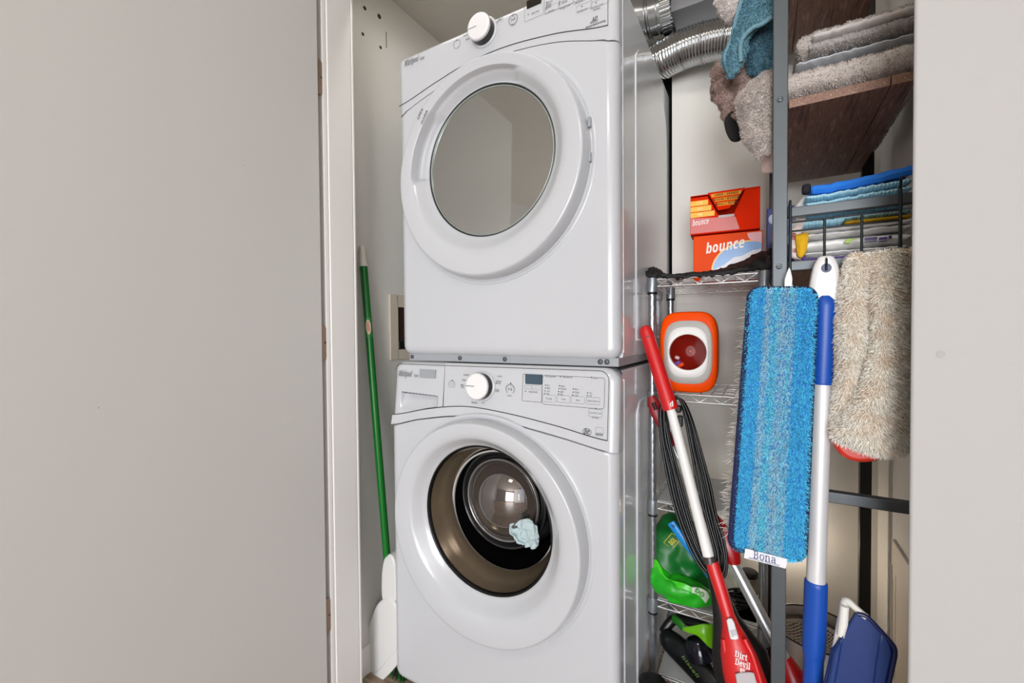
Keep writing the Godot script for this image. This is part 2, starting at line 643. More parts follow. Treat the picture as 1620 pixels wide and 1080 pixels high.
# ---------------------------------------------------------------- the setting
func build_setting():
	var g := Geo.new()
	g.box(Vector3(-2.5, -0.12, -2.0), Vector3(1.9, -0.012, 4.6), 0.001, 1)
	var fl := struct("floor", g, mat(0.2, 0.15, 0.11, 0.8), "light brown wooden plank floor below the washing machine", "floor")
	var row := 0
	var z := -1.8
	while z < 4.5:
		var x := -2.4 - 0.35 * (row % 3)
		while x < 1.8:
			var lo := maxf(x, -2.4)
			var hi := minf(x + 1.2, 1.8)
			if hi - lo > 0.05:
				g = Geo.new()
				g.box(Vector3(lo + 0.001, -0.012, z + 0.001), Vector3(hi - 0.001, 0.0, z + 0.139), 0.0015, 1)
				obj("plank", g, M.plank[rng.randi() % 3], fl)
			x += 1.2
		z += 0.14
		row += 1
	wallbox("wall_back", Vector3(-0.257, 0, -1.5), Vector3(0.40, 2.2, -1.85), M.closet, "cream closet back wall behind the shelving")
	wallbox("wall_recess", Vector3(-1.18, 0, -1.75), Vector3(-0.257, 2.2, -1.85), M.closet, "cream closet wall behind the stacked machines")
	wallbox("wall_left", Vector3(-1.18, 0, -0.85), Vector3(-1.06, 2.2, -1.75), M.closet, "cream closet side wall beside the broom")
	wallbox("wall_right", Vector3(0.272, 0, -0.845), Vector3(0.40, 2.2, -1.5), M.closet, "cream closet side wall with access panel")
	wallbox("ceiling_closet", Vector3(-1.18, 2.15, -0.85), Vector3(0.40, 2.25, -1.85), M.ceiling, "shaded closet ceiling above the dryer")
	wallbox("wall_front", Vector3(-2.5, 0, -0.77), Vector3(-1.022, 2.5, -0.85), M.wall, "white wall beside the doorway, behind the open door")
	g = Geo.new()
	var line := [Vector2(0.198, -0.845)]
	for k in 6:
		var a := PI - PI / 2 * k / 5
		line.append(Vector2(0.1775 + cos(a) * 0.004, -0.774 + sin(a) * 0.004))
	line.append_array([Vector2(1.9, -0.77), Vector2(1.9, -0.845)])
	var rings := []
	for y in [0.0, 2.5]:
		var r := []
		for p in line:
			r.append(Vector3(p.x, y, p.y))
		rings.append(r)
	g.loft(rings)
	var dw := struct("wall_doorway", g, M.wall, "plain white wall at the right edge of the doorway", "wall")
	g = Geo.new()
	var sp := at(1488, 560, -0.77)
	g.slab(squircle(sp.x, sp.y, 0.0045, 0.005, 2.0, 24), -0.771, -0.7697, 0.0002, 2)
	obj("dent_mark", g, mat(0.67, 0.665, 0.655, 0.8), dw)  # dent in the wall, drawn as a flat darker disc
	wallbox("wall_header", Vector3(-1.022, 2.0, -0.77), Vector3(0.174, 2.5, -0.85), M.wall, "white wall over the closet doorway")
	wallbox("ceiling", Vector3(-2.5, 2.44, -0.85), Vector3(1.9, 2.55, 4.6), M.ceiling, "white ceiling of the room")
	wallbox("wall_room_left", Vector3(-2.5, 0, -0.85), Vector3(-2.4, 2.5, 4.6), M.wall, "white wall at the far left of the room")
	wallbox("wall_room_right", Vector3(1.8, 0, -0.77), Vector3(1.9, 2.5, 1.05), M.wall, "white wall at the far right of the room", [
		[Vector3(1.8, 0, 2.75), Vector3(1.9, 2.5, 4.6)], [Vector3(1.8, 0, 1.05), Vector3(1.9, 0.15, 2.75)], [Vector3(1.8, 2.22, 1.05), Vector3(1.9, 2.5, 2.75)]])
	g = Geo.new()
	for z2 in [1.05, 1.875, 2.7]:
		g.box(Vector3(1.83, 0.15, z2), Vector3(1.88, 2.22, z2 + 0.05), 0.003)
	for y in [0.15, 2.17]:
		g.box(Vector3(1.83, y, 1.05), Vector3(1.88, y + 0.05, 2.75), 0.003)
	var added_side_win := struct("window_2", g, M.trim, "white framed side window added out of view for more light", "window")  # added window that carries the side light
	# wall behind the camera, with the unseen window left open in it
	var wl := -0.15
	var wr := 1.75
	wallbox("wall_room_back", Vector3(-2.5, 0, 4.5), Vector3(wl, 2.5, 4.6), M.wall, "white room wall with unseen window", [
		[Vector3(wr, 0, 4.5), Vector3(1.9, 2.5, 4.6)], [Vector3(wl, 0, 4.5), Vector3(wr, 0.15, 4.6)], [Vector3(wl, 2.22, 4.5), Vector3(wr, 2.5, 4.6)]])
	g = Geo.new()
	for x in [wl, (wl + wr) / 2 - 0.025, wr - 0.05]:
		g.box(Vector3(x, 0.15, 4.53), Vector3(x + 0.05, 2.22, 4.58), 0.003)
	for y in [0.15, 2.17]:
		g.box(Vector3(wl, y, 4.53), Vector3(wr, y + 0.05, 4.58), 0.003)
	var win := struct("window_1", g, M.trim, "white framed window of the room, out of view behind the camera", "window")
	g = Geo.new()
	g.box(Vector3(wl + 0.04, 0.19, 4.552), Vector3(wr - 0.04, 2.18, 4.558), 0.001, 1)
	var glass := StandardMaterial3D.new()
	glass.albedo_color = Color(0.95, 0.98, 1.0, 0.08)
	glass.transparency = BaseMaterial3D.TRANSPARENCY_ALPHA
	glass.roughness = 0.05
	obj("pane", g, glass, win)
	g = Geo.new()
	g.box(Vector3(1.852, 0.19, 1.09), Vector3(1.858, 2.18, 2.71), 0.001, 1)
	obj("pane", g, glass, added_side_win)
	var lamp := thing("unseen_ceiling_lamp", "unseen round white flush ceiling lamp in the room", "lamp", Vector3(-0.15, 2.44, 0.9))  # lamp out of view, lights the machine fronts from above
	g = Geo.new()
	g.lathe([Vector2(0.0, 0.0), Vector2(0.2, 0.0), Vector2(0.2, -0.03), Vector2(0.19, -0.035)], 40, Transform3D(Basis.IDENTITY, Vector3(-0.15, 2.44, 0.9)))
	obj("base", g, M.white, lamp)
	g = Geo.new()
	g.lathe([Vector2(0.19, -0.03), Vector2(0.17, -0.045), Vector2(0.0, -0.05)], 40, Transform3D(Basis.IDENTITY, Vector3(-0.15, 2.44, 0.9)))
	var gl := mat(0.95, 0.95, 0.93, 0.5)
	gl.emission_enabled = true
	gl.emission = Color(1.0, 0.95, 0.88)
	gl.emission_energy_multiplier = 2.5
	obj("glowing_cover", g, gl, lamp)
	lamp = thing("added_strip_lamp", "slim white fill lamp added over the inside of the closet doorway", "lamp", Vector3(-0.35, 2.09, -0.862))  # added lamp, fills the closet with light
	g = Geo.new()
	g.box(Vector3(-0.92, 2.10, -0.8505), Vector3(0.165, 2.13, -0.885), 0.003)
	obj("housing", g, M.white, lamp)
	g = Geo.new()
	g.box(Vector3(-0.90, 2.092, -0.855), Vector3(0.145, 2.10, -0.88), 0.003)
	var sl := mat(0.95, 0.95, 0.93, 0.5)
	sl.emission_enabled = true
	sl.emission = Color(1.0, 0.95, 0.88)
	sl.emission_energy_multiplier = 1.5
	obj("glowing_cover", g, sl, lamp)
	# doorway lining, left side: stop, face and bead
	g = Geo.new()
	g.box(Vector3(-1.022, 0, -0.765), Vector3(-1.0, 2.0, -0.842), 0.002)
	g.box(Vector3(-1.022, 0, -0.843), Vector3(-0.9985, 2.0, -0.85), 0.002)
	g.box(Vector3(-1.03, 0, -0.752), Vector3(-1.004, 2.0, -0.7645), 0.003)
	struct("trim_1", g, M.trim, "white door jamb between the open door and the broom", "door frame")
	g = Geo.new()
	g.box(Vector3(-1.022, 1.985, -0.765), Vector3(0.174, 2.001, -0.85), 0.002)
	struct("trim_2", g, M.trim, "white head jamb over the doorway", "door frame")
	# the door, standing open at a right angle to the doorway
	g = Geo.new()
	g.box(Vector3(-1.04, 0.012, -0.736), Vector3(-1.0, 2.05, -0.05), 0.002)
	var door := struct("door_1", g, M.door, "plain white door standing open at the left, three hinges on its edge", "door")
	for q in [[387, 262, 0.0009], [156, 645, 0.0008]]:
		var np := atx(q[0], q[1], -0.9999)
		g = Geo.new()
		g.lathe([Vector2(q[2], 0), Vector2(q[2] * 0.6, 0.0004), Vector2(0, 0.0003)], 10, Transform3D(Basis(Vector3.FORWARD, Vector3.RIGHT, Vector3.DOWN), np))
		obj("nick", g, mat(0.35, 0.33, 0.32, 0.8), door)
	for v in [118.0, 542.0, 970.0]:
		var p := at(513.0, v, -0.745)
		g = Geo.new()
		var ln := rounded(Vector2(-0.019, -0.046), Vector2(0.010, 0.046), 0.0095)
		var tf := Transform3D(Basis(Vector3(0, 0, -1), Vector3.UP, Vector3.RIGHT), Vector3(0, p.y, -0.742))
		g.slab(ln, -1.012, -1.0045, 0.001, 2, tf)
		var h := obj("hinge", g, mat(0.62, 0.53, 0.45, 0.4, 0.5), door)
		g = Geo.new()
		g.lathe([Vector2(0.0, 0.0012), Vector2(0.0022, 0.0008), Vector2(0.0026, 0)], 10, Transform3D(Basis(Vector3.FORWARD, Vector3.RIGHT, Vector3.DOWN), Vector3(-1.0045, p.y, -0.748)))
		obj("screw", g, M.ink, h)
	g = Geo.new()
	g.box(Vector3(-1.06, 0, -0.86), Vector3(-1.052, 0.09, -1.74), 0.002)
	struct("baseboard_left", g, M.trim, "white baseboard along the closet side wall", "baseboard")
	g = Geo.new()
	g.box(Vector3(-0.25, 0, -1.492), Vector3(0.265, 0.09, -1.5), 0.002)
	struct("baseboard_back", g, M.trim, "white baseboard along the closet back wall", "baseboard")

func wallbox(called: String, p: Vector3, q: Vector3, m: Material, label: String, more := []):
	var g := Geo.new()
	g.box(p, q, 0.001, 1)
	for b in more:
		g.box(b[0], b[1], 0.001, 1)
	return struct(called, g, m, label, "ceiling" if called.begins_with("ceiling") else "wall")


# ---------------------------------------------------------------- the machines
# a curve y(x) through given points
func follow(pts: Array, x: float) -> float:
	if x <= pts[0].x: return pts[0].y
	for k in pts.size() - 1:
		if x <= pts[k + 1].x:
			var a: Vector2 = pts[maxi(k - 1, 0)]
			var b: Vector2 = pts[k]
			var c: Vector2 = pts[k + 1]
			var d: Vector2 = pts[mini(k + 2, pts.size() - 1)]
			var t := (x - b.x) / (c.x - b.x)
			return 0.5 * (2.0 * b.y + (c.y - a.y) * t + (2.0 * a.y - 5.0 * b.y + 4.0 * c.y - d.y) * t * t + (3.0 * b.y - a.y - 3.0 * c.y + d.y) * t * t * t)
	return pts[-1].y

func along_curve(pts: Array, x0: float, x1: float, n := 30) -> Array:
	var out := []
	for k in n + 1:
		var x := lerpf(x0, x1, float(k) / n)
		out.append(Vector2(x, follow(pts, x)))
	return out

func corner(c: Vector2, r: float, a0: float, a1: float, n := 6) -> Array:
	var out := []
	for k in n + 1:
		var a := deg_to_rad(lerpf(a0, a1, float(k) / n))
		out.append(c + Vector2(cos(a), sin(a)) * r)
	return out

func lift(pts: Array, z: float) -> Array:
	var out := []
	for p in pts:
		out.append(Vector3(p.x, p.y, z))
	return out

func casing(x0: float, x1: float, y0: float, y1: float, z0: float, z1: float) -> Array:
	var rings := []
	for q in [[0.006, z0], [0.0, z0 + 0.006], [0.0, z1]]:
		var ring := []
		for p in rounded(Vector2(x0 + q[0], y0 + q[0]), Vector2(x1 - q[0], y1 - q[0]), 0.006, 4):
			ring.append(Vector3(p.x, p.y, q[1]))
		rings.append(ring)
	return rings

# side sheet with its pressed outlines
func side_panel(t: Node3D, x: float, y0: float, y1: float, m: Material):
	var tf := Transform3D(Basis(Vector3(0, 0, -1), Vector3.UP, Vector3.RIGHT), Vector3.ZERO)   # outline x is depth, y is height, drawn out to the right
	var g := Geo.new()
	var line := [Vector2(1.07, y0 + 0.03), Vector2(1.46, y0 + 0.03), Vector2(1.475, y0 + 0.06), Vector2(1.475, y1 - 0.22)]
	line.append_array([Vector2(1.44, y1 - 0.10), Vector2(1.40, y1 - 0.07), Vector2(1.10, y1 - 0.07), Vector2(1.07, y1 - 0.10)])
	g.slab(line, x - 0.001, x + 0.003, 0.003, 3, tf)
	obj("pressed_side_panel", g, m, t)
	g = Geo.new()
	g.box(Vector3(x - 0.002, y0 + 0.004, -0.957), Vector3(x + 0.0025, y1 - 0.004, -0.961), 0.001)
	obj("side_seam", g, M.enamel, t)

# door ring: profile from the outer rim, over the swelling, down to the glass; the middle shifts as it goes in
func door_ring(c0: Vector3, c1: Vector3, R: float, r: float, high: float, pocket = null) -> Geo:
	var g := Geo.new()
	var prof := [[0.0, -0.004], [0.0, 0.012], [0.012, 0.55], [0.035, 0.82], [0.075, 0.97], [0.16, 1.0], [0.34, 0.985], [0.5, 0.93], [0.64, 0.80], [0.76, 0.56], [0.88, 0.30], [0.96, 0.16], [1.0, 0.05], [1.0, -0.25]]
	var fine := []
	for q in prof:
		fine.append(Vector2(q[0], q[1]))
	fine = curve(fine, 4)
	g.grid(120, fine.size() - 1, func(u, v):
		var q: Vector2 = fine[roundi(v * (fine.size() - 1))]
		var a: float = TAU * u
		var rad := lerpf(R, r, q.x)
		var c := c0.lerp(c1, clampf(q.x, 0, 1))
		var h := q.y * high
		if pocket != null:
			h -= pocket.call(a, q.x)
		return Vector3(c.x + rad * cos(a), c.y + rad * sin(a), c0.z + h), true)
	return g

func ring_line(g: Geo, c: Vector3, r: float, w: float, n := 28, e := 1.0):
	var pts := []
	for k in n:
		pts.append(c + Vector3(cos(TAU * k / n) * r * e, sin(TAU * k / n) * r, 0))
	ribbon(g, pts, w, true)

func frame_line(g: Geo, lo: Vector2, hi: Vector2, z: Callable, r: float, w: float):
	var pts := []
	for p in rounded(lo, hi, r, 3):
		pts.append(Vector3(p.x, p.y, z.call(p.y)))
	ribbon(g, pts, w, true)

func spot(g: Geo, p: Vector3, r: float, n := 10):
	var s := g.add(p)
	for k in n:
		g.add(p + Vector3(cos(TAU * k / n), sin(TAU * k / n), 0) * r)
	for k in n:
		g.tri(s, s + 1 + k, s + 1 + (k + 1) % n)

func dot(p: Vector3, r: float, t: Node3D):
	var g := Geo.new()
	spot(g, p, r)
	obj("indicator_dot", g, M.ink, t)

func build_washer():
	var x0 := -0.930
	var x1 := -0.266
	var zf := -0.905
	var t := thing("washing_machine", "white front-loading washing machine on the floor under the dryer, with dark glass door", "washing machine", Vector3(-0.598, 0, -1.21))
	var top := 0.972
	var g := Geo.new()
	g.loft(casing(x0 + 0.004, x1 - 0.001, 0.05, top - 0.006, -1.52, -0.946), true, false)
	obj("cabinet", g, M.side, t)
	side_panel(t, x1 - 0.001, 0.06, 0.95, M.side)
	for x in [x0 + 0.07, x1 - 0.07]:
		for z in [-0.99, -1.47]:
			g = Geo.new()
			g.lathe([Vector2(0, 0), Vector2(0.024, 0), Vector2(0.024, 0.02), Vector2(0.012, 0.022), Vector2(0.012, 0.055)], 16, Transform3D(Basis.IDENTITY, Vector3(x, 0, z)))
			obj("foot", g, M.black, t)
	var c2 := [Vector2(-0.93, 0.789), Vector2(-0.83, 0.813), Vector2(-0.696, 0.834), Vector2(-0.60, 0.835), Vector2(-0.542, 0.831), Vector2(-0.40, 0.812), Vector2(-0.266, 0.7905)]
	var c1 := [Vector2(-0.925, 0.8185), Vector2(-0.782, 0.847), Vector2(-0.6655, 0.861), Vector2(-0.542, 0.854), Vector2(-0.407, 0.8366), Vector2(-0.288, 0.817)]
	# lower front
	var line := corner(Vector2(x0 + 0.03, 0.08), 0.03, 180, 270, 5)
	line.append_array(corner(Vector2(x1 - 0.026, 0.076), 0.026, -90, 0, 5))
	line.append(Vector2(x1, follow(c2, x1) - 0.002))
	for p in along_curve(c2, x1 - 0.035, x0 + 0.035, 26):
		line.append(p - Vector2(0, 0.002))
	line.append(Vector2(x0, follow(c2, x0) - 0.002))
	var edge := func(p): return (Vector2(0.0 if p.x > x0 + 0.01 and p.x < x1 - 0.01 else 0.022, 0.004) if p.y > 0.7 else 0.022)
	g = Geo.new()
	g.slab(line, -0.948, zf, edge, 6, Transform3D.IDENTITY, false, [Vector2(-0.6025, 0.576), 0.20])
	obj("front_panel", g, M.enamel, t)
	# control fascia leans back a little towards its top
	var lean := func(p: Vector3): return Vector3(p.x, p.y, p.z - maxf(0.0, p.y - 0.80) * 0.1)
	var fz := func(y: float): return zf + 0.0006 - maxf(0.0, y - 0.80) * 0.1
	line = [Vector2(x0, follow(c2, x0))]
	line.append_array(along_curve(c2, x0 + 0.03, x1 - 0.03, 26))
	line.append(Vector2(x1, follow(c2, x1)))
	line.append_array(corner(Vector2(x1 - 0.034, top - 0.034), 0.034, 0, 90))
	line.append_array([Vector2(-0.7412, top)])
	var cut := along_curve(c1, -0.7412, x0 + 0.004, 14)
	line.append_array(cut)
	g = Geo.new()
	g.slab(line, -0.95, zf, func(p): return Vector2(0.0006, 0.018) if p.x < -0.73 and p.y > 0.93 else 0.018 if p.y > 0.93 else (Vector2(0.018, 0.0025) if p.x > x1 - 0.004 else 0.0025), 6)
	g.warp(lean)
	obj("control_fascia", g, M.enamel, t)
	# detergent drawer with a scooped grip
	g = Geo.new()
	var dx0 := x0 + 0.004
	var dx1 := -0.742
	var dtop := top
	g.grid(70, 60, func(u, v):
		var x: float = lerpf(dx0, dx1, u)
		var lo := follow(c1, x) + 0.0012
		var rr := 0.03
		var hi: float = dtop - (rr - sqrt(maxf(0, rr * rr - pow(maxf(0, dx0 + rr - x), 2))))
		var y := lerpf(lo, hi, v)
		var d := minf(x - dx0, hi - y)
		var z := zf - (0.018 - sqrt(maxf(0.0, 0.018 * 0.018 - pow(maxf(0.0, 0.018 - d), 2))))
		var px := (x + 0.828) / 0.066
		var ptop := 0.8842 - (x + 0.896) * 0.028
		var py: float = (ptop - y) / 0.042
		if absf(px) < 1.0 and py > 0.0 and py < 1.15:
			z -= 0.024 * sqrt(1.0 - pow(absf(px), 6)) * minf(1.0, py * 12.0) * pow(maxf(0.0, 1.0 - py / 1.15), 0.8)
		return lean.call(Vector3(x, y, z)))
	var dr := obj("detergent_drawer", g, M.enamel, t)
	g = Geo.new()
	var gl := []
	for k in 15:
		var x := lerpf(-0.894, -0.763, k / 14.0)
		gl.append(Vector3(x, 0.885 - (x + 0.896) * 0.028, fz.call(0.885) - 0.002))
	g.tube(gl, 0.0016, 6)
	obj("grip_shade_line", g, M.ink, dr)  # dark line for the shade under the grip overhang
	letter("maker_name", "Whirlpool", at(641, 591, -0.916) + Vector3(0, 0, 0.0015), Vector3.RIGHT, Vector3(0, 1, -0.1), 0.016, M.paleink, dr, 0.050, "Droid Serif", true, 0.25)
	letter("range_name", "Duet", at(658.5, 594, -0.916) + Vector3(0, 0, 0.0015), Vector3.RIGHT, Vector3(0, 1, -0.1), 0.008, M.paleink, dr, 0.015)
	g = Geo.new()
	var a := at(664, 597, -0.917)
	var b := at(689, 585, -0.917)
	g.slab(rounded(Vector2(a.x, a.y), Vector2(b.x, b.y), 0.001, 2), -0.920, -0.9155, 0.0003, 1)
	obj("sticker", g, M.greyplastic, dr)
	# seams and printed lines
	g = Geo.new()
	ribbon(g, [Vector3(-0.7412, follow(c1, -0.741), fz.call(0.85)), Vector3(-0.7412, top - 0.006, fz.call(top))], 0.0008)
	var pl := []
	for p in along_curve(c1, -0.925, -0.288, 40):
		pl.append(Vector3(p.x, p.y, fz.call(p.y)))
	ribbon(g, pl, 0.0022)
	pl = []
	var o: Array = [Vector2(-0.288, 0.817)] + corner(Vector2(-0.310, 0.944), 0.022, 0, 90) + [Vector2(-0.74, 0.9645)] + corner(Vector2(-0.905, 0.944), 0.02, 90, 180)
	for p in o:
		pl.append(Vector3(p.x, p.y, fz.call(p.y) + (0.0 if p.x > -0.9 else -0.003)))
	ribbon(g, pl, 0.0013)
	for q in [[827.0, 857.4, 633.5, 591.5, 0.001], [858.0, 956.5, 636.0, 592.0, 0.006]]:
		var f0 := at(q[0], q[2], -0.917)
		var f1 := at(q[1], q[3], -0.917)
		frame_line(g, Vector2(f0.x, at(828, q[2], -0.917).y), Vector2(f1.x, at(828, q[3], -0.917).y), fz, q[4], 0.0008)
	obj("printed_line", g, M.ink, t)
	# printed symbols: dots, button outlines, captions
	g = Geo.new()
	var px := func(u: float, v: float):
		var q := at(u, v, -0.917)
		return Vector3(q.x, q.y, fz.call(q.y) + 0.0003)
	for q in [[863, 595], [886, 596], [935, 597], [863, 609], [863, 613.5], [862.5, 618], [862, 622], [885, 610], [884.5, 614.5], [884, 619], [884, 623], [907, 615], [907, 620], [906.5, 624.5], [930, 621], [929.5, 625.5], [943.5, 645.5], [832, 618.5]]:
		dot(px.call(q[0], q[1]), 0.0014, t)
	for q in [[715.5, 601.5], [808, 606]]:
		dot(px.call(q[0], q[1]), 0.0017, t)
	g = Geo.new()
	for q in [[859.5, 625, 879.5, 634.5], [882, 626, 902.5, 635.5], [904.5, 627.5, 925.5, 637], [928.5, 629, 949.5, 638.5], [932.5, 647.5, 953.5, 657.5], [830, 609.5, 841.5, 614.5], [842, 610, 854.5, 615.5]]:
		var p0: Vector3 = px.call(q[0], q[3])
		var p1: Vector3 = px.call(q[2], q[1])
		g = Geo.new()
		frame_line(g, Vector2(p0.x, p0.y), Vector2(p1.x, p1.y), fz, 0.002, 0.0007)
		obj("button_outline", g, M.paleink, t)
	g = Geo.new()
	ring_line(g, px.call(715, 608), 0.0095, 0.0008)
	ring_line(g, px.call(715, 608), 0.0115, 0.0004)
	obj("power_ring", g, M.paleink, t)
	g = Geo.new()
	ring_line(g, px.call(807.5, 615.5), 0.0125, 0.0014)
	ring_line(g, px.call(807.5, 615.5), 0.0105, 0.0005)
	obj("start_ring", g, M.paleink, t)
	g = Geo.new()
	frame_line(g, Vector2(px.call(714, 611).x, px.call(714, 611).y), Vector2(px.call(717, 606).x, px.call(717, 606).y), fz, 0.001, 0.0007)
	obj("power_symbol", g, M.paleink, t)
	var lab := func(s: String, u: float, v: float, w: float, h := 0.0042, m = M.paleink):
		letter("caption", s, px.call(u, v), Vector3.RIGHT, Vector3(0, 1, -0.1), h, m, t, w)
	for q in [["Temp", 869, 630, 0.016], ["Soil", 892, 631, 0.01], ["Spin", 915, 632.5, 0.01], ["Extra Rinse", 939, 634, 0.026], ["Control Lock", 943, 652.5, 0.027], ["Lock status", 943, 659.5, 0.016], ["Delay Ready", 844, 619.5, 0.024], ["Add garment", 872, 595.5, 0.022], ["Wash door lock", 897, 596.5, 0.024], ["Status", 941, 598, 0.012],
		["Hot", 867, 609.5, 0.007], ["Warm", 868, 613.7, 0.009], ["Cool", 867.5, 618.2, 0.008], ["Cold", 867, 622.5, 0.008], ["Heavy", 889.5, 610.5, 0.01], ["Normal", 891.5, 615, 0.013], ["Light", 889, 619.3, 0.009], ["Soak", 888.5, 623.5, 0.008], ["Max", 912, 615.5, 0.009], ["High", 913, 620.3, 0.011], ["Low", 912, 625, 0.009], ["On", 934.5, 621.5, 0.006], ["Off", 934, 626, 0.007],
		["Normal", 762, 589.5, 0.016], ["Cold Wash", 737, 593, 0.018], ["Bulky", 734, 601, 0.012], ["Whites", 732, 609, 0.012], ["Heavy", 732, 612, 0.011], ["Quick", 790, 595, 0.013], ["Delicates", 789, 603, 0.016], ["Rinse & Spin", 788, 606, 0.015], ["Clean", 787, 616, 0.012], ["Drain", 787, 618.5, 0.011], ["Steam cycles", 752, 636, 0.018], ["off", 766, 636.8, 0.008], ["Start", 807, 625.5, 0.013], ["-", 836, 612, 0.003], ["+", 848, 612.7, 0.004]]:
		lab.call(q[0], float(q[1]), float(q[2]), q[3])
	letter("start_symbol", "I>II", px.call(807.5, 615.5), Vector3.RIGHT, Vector3(0, 1, -0.1), 0.006, M.ink, t, 0.012)
	letter("efficiency_mark", "he", px.call(931, 681), Vector3.RIGHT, Vector3(0, 1, -0.1), 0.012, M.ink, t, 0.012, "Droid Serif", true, 0.2)
	g = Geo.new()
	ring_line(g, px.call(931, 681.5), 0.007, 0.001, 28, 1.4)
	obj("efficiency_mark_ring", g, M.ink, t)
	g = Geo.new()
	var e0: Vector3 = px.call(944.5, 687)
	var e1: Vector3 = px.call(956, 675.5)
	frame_line(g, Vector2(e0.x, e0.y), Vector2(e1.x, e1.y), fz, 0.0005, 0.0007)
	ribbon(g, [Vector3(e0.x, e0.y + 0.005, fz.call(e0.y)), Vector3(e1.x, e0.y + 0.0055, fz.call(e0.y))], 0.001)
	ribbon(g, [Vector3(e0.x, e0.y + 0.0025, fz.call(e0.y)), Vector3(e1.x, e0.y + 0.0028, fz.call(e0.y))], 0.003)
	obj("energy_mark", g, M.paleink, t)
	# display
	g = Geo.new()
	a = px.call(831, 607); b = px.call(857, 592.5)
	g.slab(rounded(Vector2(a.x, a.y), Vector2(b.x, b.y), 0.0015, 2), a.z - 0.003, a.z + 0.0006, 0.0004, 1)
	var d := obj("display", g, mat(0.24, 0.32, 0.38, 0.15), t)
	letter("digits", "0:41", px.call(844, 600) + Vector3(0, 0, 0.001), Vector3.RIGHT, Vector3(0, 1, -0.1), 0.010, mat(0.36, 0.45, 0.5, 0.3), d, 0.028, "Droid Sans Mono")
	dial(t, Vector3(-0.6175, 0.9155, fz.call(0.917)), 0.0325, Basis(Vector3.RIGHT, deg_to_rad(-5.7)), M.black)
	# door
	var hub := Vector3(-0.606, 0.5580, zf)
	var eye := Vector3(-0.6025, 0.5815, zf)
	g = door_ring(hub + Vector3(0, 0, 0.003), eye, 0.276, 0.187, 0.040)
	var dm := obj("door_ring", g, M.enamel, t)
	g = Geo.new()
	g.lathe([Vector2(0.290, -0.002), Vector2(0.288, 0.003), Vector2(0.280, 0.001), Vector2(0.274, -0.004), Vector2(0.24, -0.004)], 96, Transform3D(Basis(Vector3.RIGHT, Vector3.BACK, Vector3.DOWN), hub))
	obj("door_surround", g, M.enamel, t)
	# glass bowl going into the drum: rim, smoky side wall, pale seal, dark drum, lip rings, bulging bottom
	var ax := Transform3D(Basis(Vector3.RIGHT, Vector3.BACK, Vector3.DOWN), Vector3(-0.6025, 0.5815, zf + 0.004))
	g = Geo.new()
	g.lathe([Vector2(0.189, 0.0), Vector2(0.1865, 0.004), Vector2(0.183, 0.002), Vector2(0.181, -0.006)], 96, ax)
	obj("glass_rim", g, mat(0.1, 0.1, 0.1, 0.2, 0.5), dm)
	g = Geo.new()
	g.lathe(curve([Vector2(0.182, -0.004), Vector2(0.178, -0.02), Vector2(0.174, -0.034), Vector2(0.168, -0.05), Vector2(0.163, -0.066), Vector2(0.160, -0.078)], 4), 96, ax)
	obj("glass_bowl", g, M.smoke, dm)
	var ax2 := ax
	ax2.origin += Vector3(-0.002, -0.006, 0)
	g = Geo.new()
	g.lathe([Vector2(0.162, -0.078), Vector2(0.1595, -0.0745), Vector2(0.157, -0.078), Vector2(0.157, -0.084)], 96, ax2)
	obj("seal_edge", g, mat(0.75, 0.75, 0.73, 0.3), dm)
	g = Geo.new()
	g.lathe(curve([Vector2(0.158, -0.082), Vector2(0.150, -0.11), Vector2(0.135, -0.15), Vector2(0.13, -0.20), Vector2(0.06, -0.215), Vector2(0.0, -0.216)], 4), 80, ax2)
	obj("drum", g, mat(0.05, 0.05, 0.06, 0.18, 0.4), dm)
	var ax3 := ax
	ax3.origin = Vector3(-0.600, 0.606, zf - 0.055)
	g = Geo.new()
	g.lathe(curve([Vector2(0.128, -0.04), Vector2(0.131, -0.022), Vector2(0.126, -0.016), Vector2(0.120, -0.024), Vector2(0.114, -0.03), Vector2(0.112, -0.026)], 4), 80, ax3)
	obj("bowl_lip", g, mat(0.28, 0.28, 0.29, 0.1, 0.8), dm)
	g = Geo.new()
	var dome := []
	for k in 17:
		var q := k / 16.0 * deg_to_rad(56)
		dome.append(Vector2(0.128 * sin(deg_to_rad(56) - q), -0.024 + 0.128 * (cos(deg_to_rad(56) - q) - cos(deg_to_rad(56)))))
	g.lathe(dome, 80, ax3)
	obj("bowl_bottom", g, M.dome, dm)
	g = Geo.new()
	g.lathe(curve([Vector2(0.111, -0.020), Vector2(0.109, -0.014), Vector2(0.105, -0.016), Vector2(0.103, -0.026)], 4), 80, ax3)
	obj("bowl_ring", g, mat(0.55, 0.54, 0.53, 0.15, 0.6), dm)
	# crumpled cloth seen in the drum
	g = Geo.new()
	var zc := -0.955
	var rows := []
	for r in [[[806, 829], [822, 822], [838, 820], [848, 830]], [[806, 842], [822, 836], [838, 833], [852, 843]], [[812, 850], [828, 852], [842, 850], [853, 856]], [[822, 858], [834, 864], [842, 868], [850, 864]]]:
		var rr := []
		for k in 4:
			rr.append(at(r[k][0], r[k][1], zc + (0.012 if k % 2 == 0 else 0.0)))
		rows.append(rr)
	cloth(g, rows, 0.006, 34, 34, 0.012, 45.0, 5)
	tag(obj("washcloth", g, relief(mat(0.72, 0.79, 0.8, 0.9), 0.1, 0.05, 40.0)), "pale blue crumpled cloth lying inside the washing machine door", "cloth")
	g = Geo.new()
	var p := at(843.5, 908, -0.972)
	var s := 0.012
	g.slab([Vector2(-s * 0.7, -s), Vector2(s, 0.1 * s), Vector2(-s * 0.7, s)], -0.002, 0.0, 0.0004, 1, Transform3D(Basis(Vector3.RIGHT, 0.0), p))
	var tr := obj("warning_label", g, mat(0.8, 0.78, 0.88, 0.5), dm)
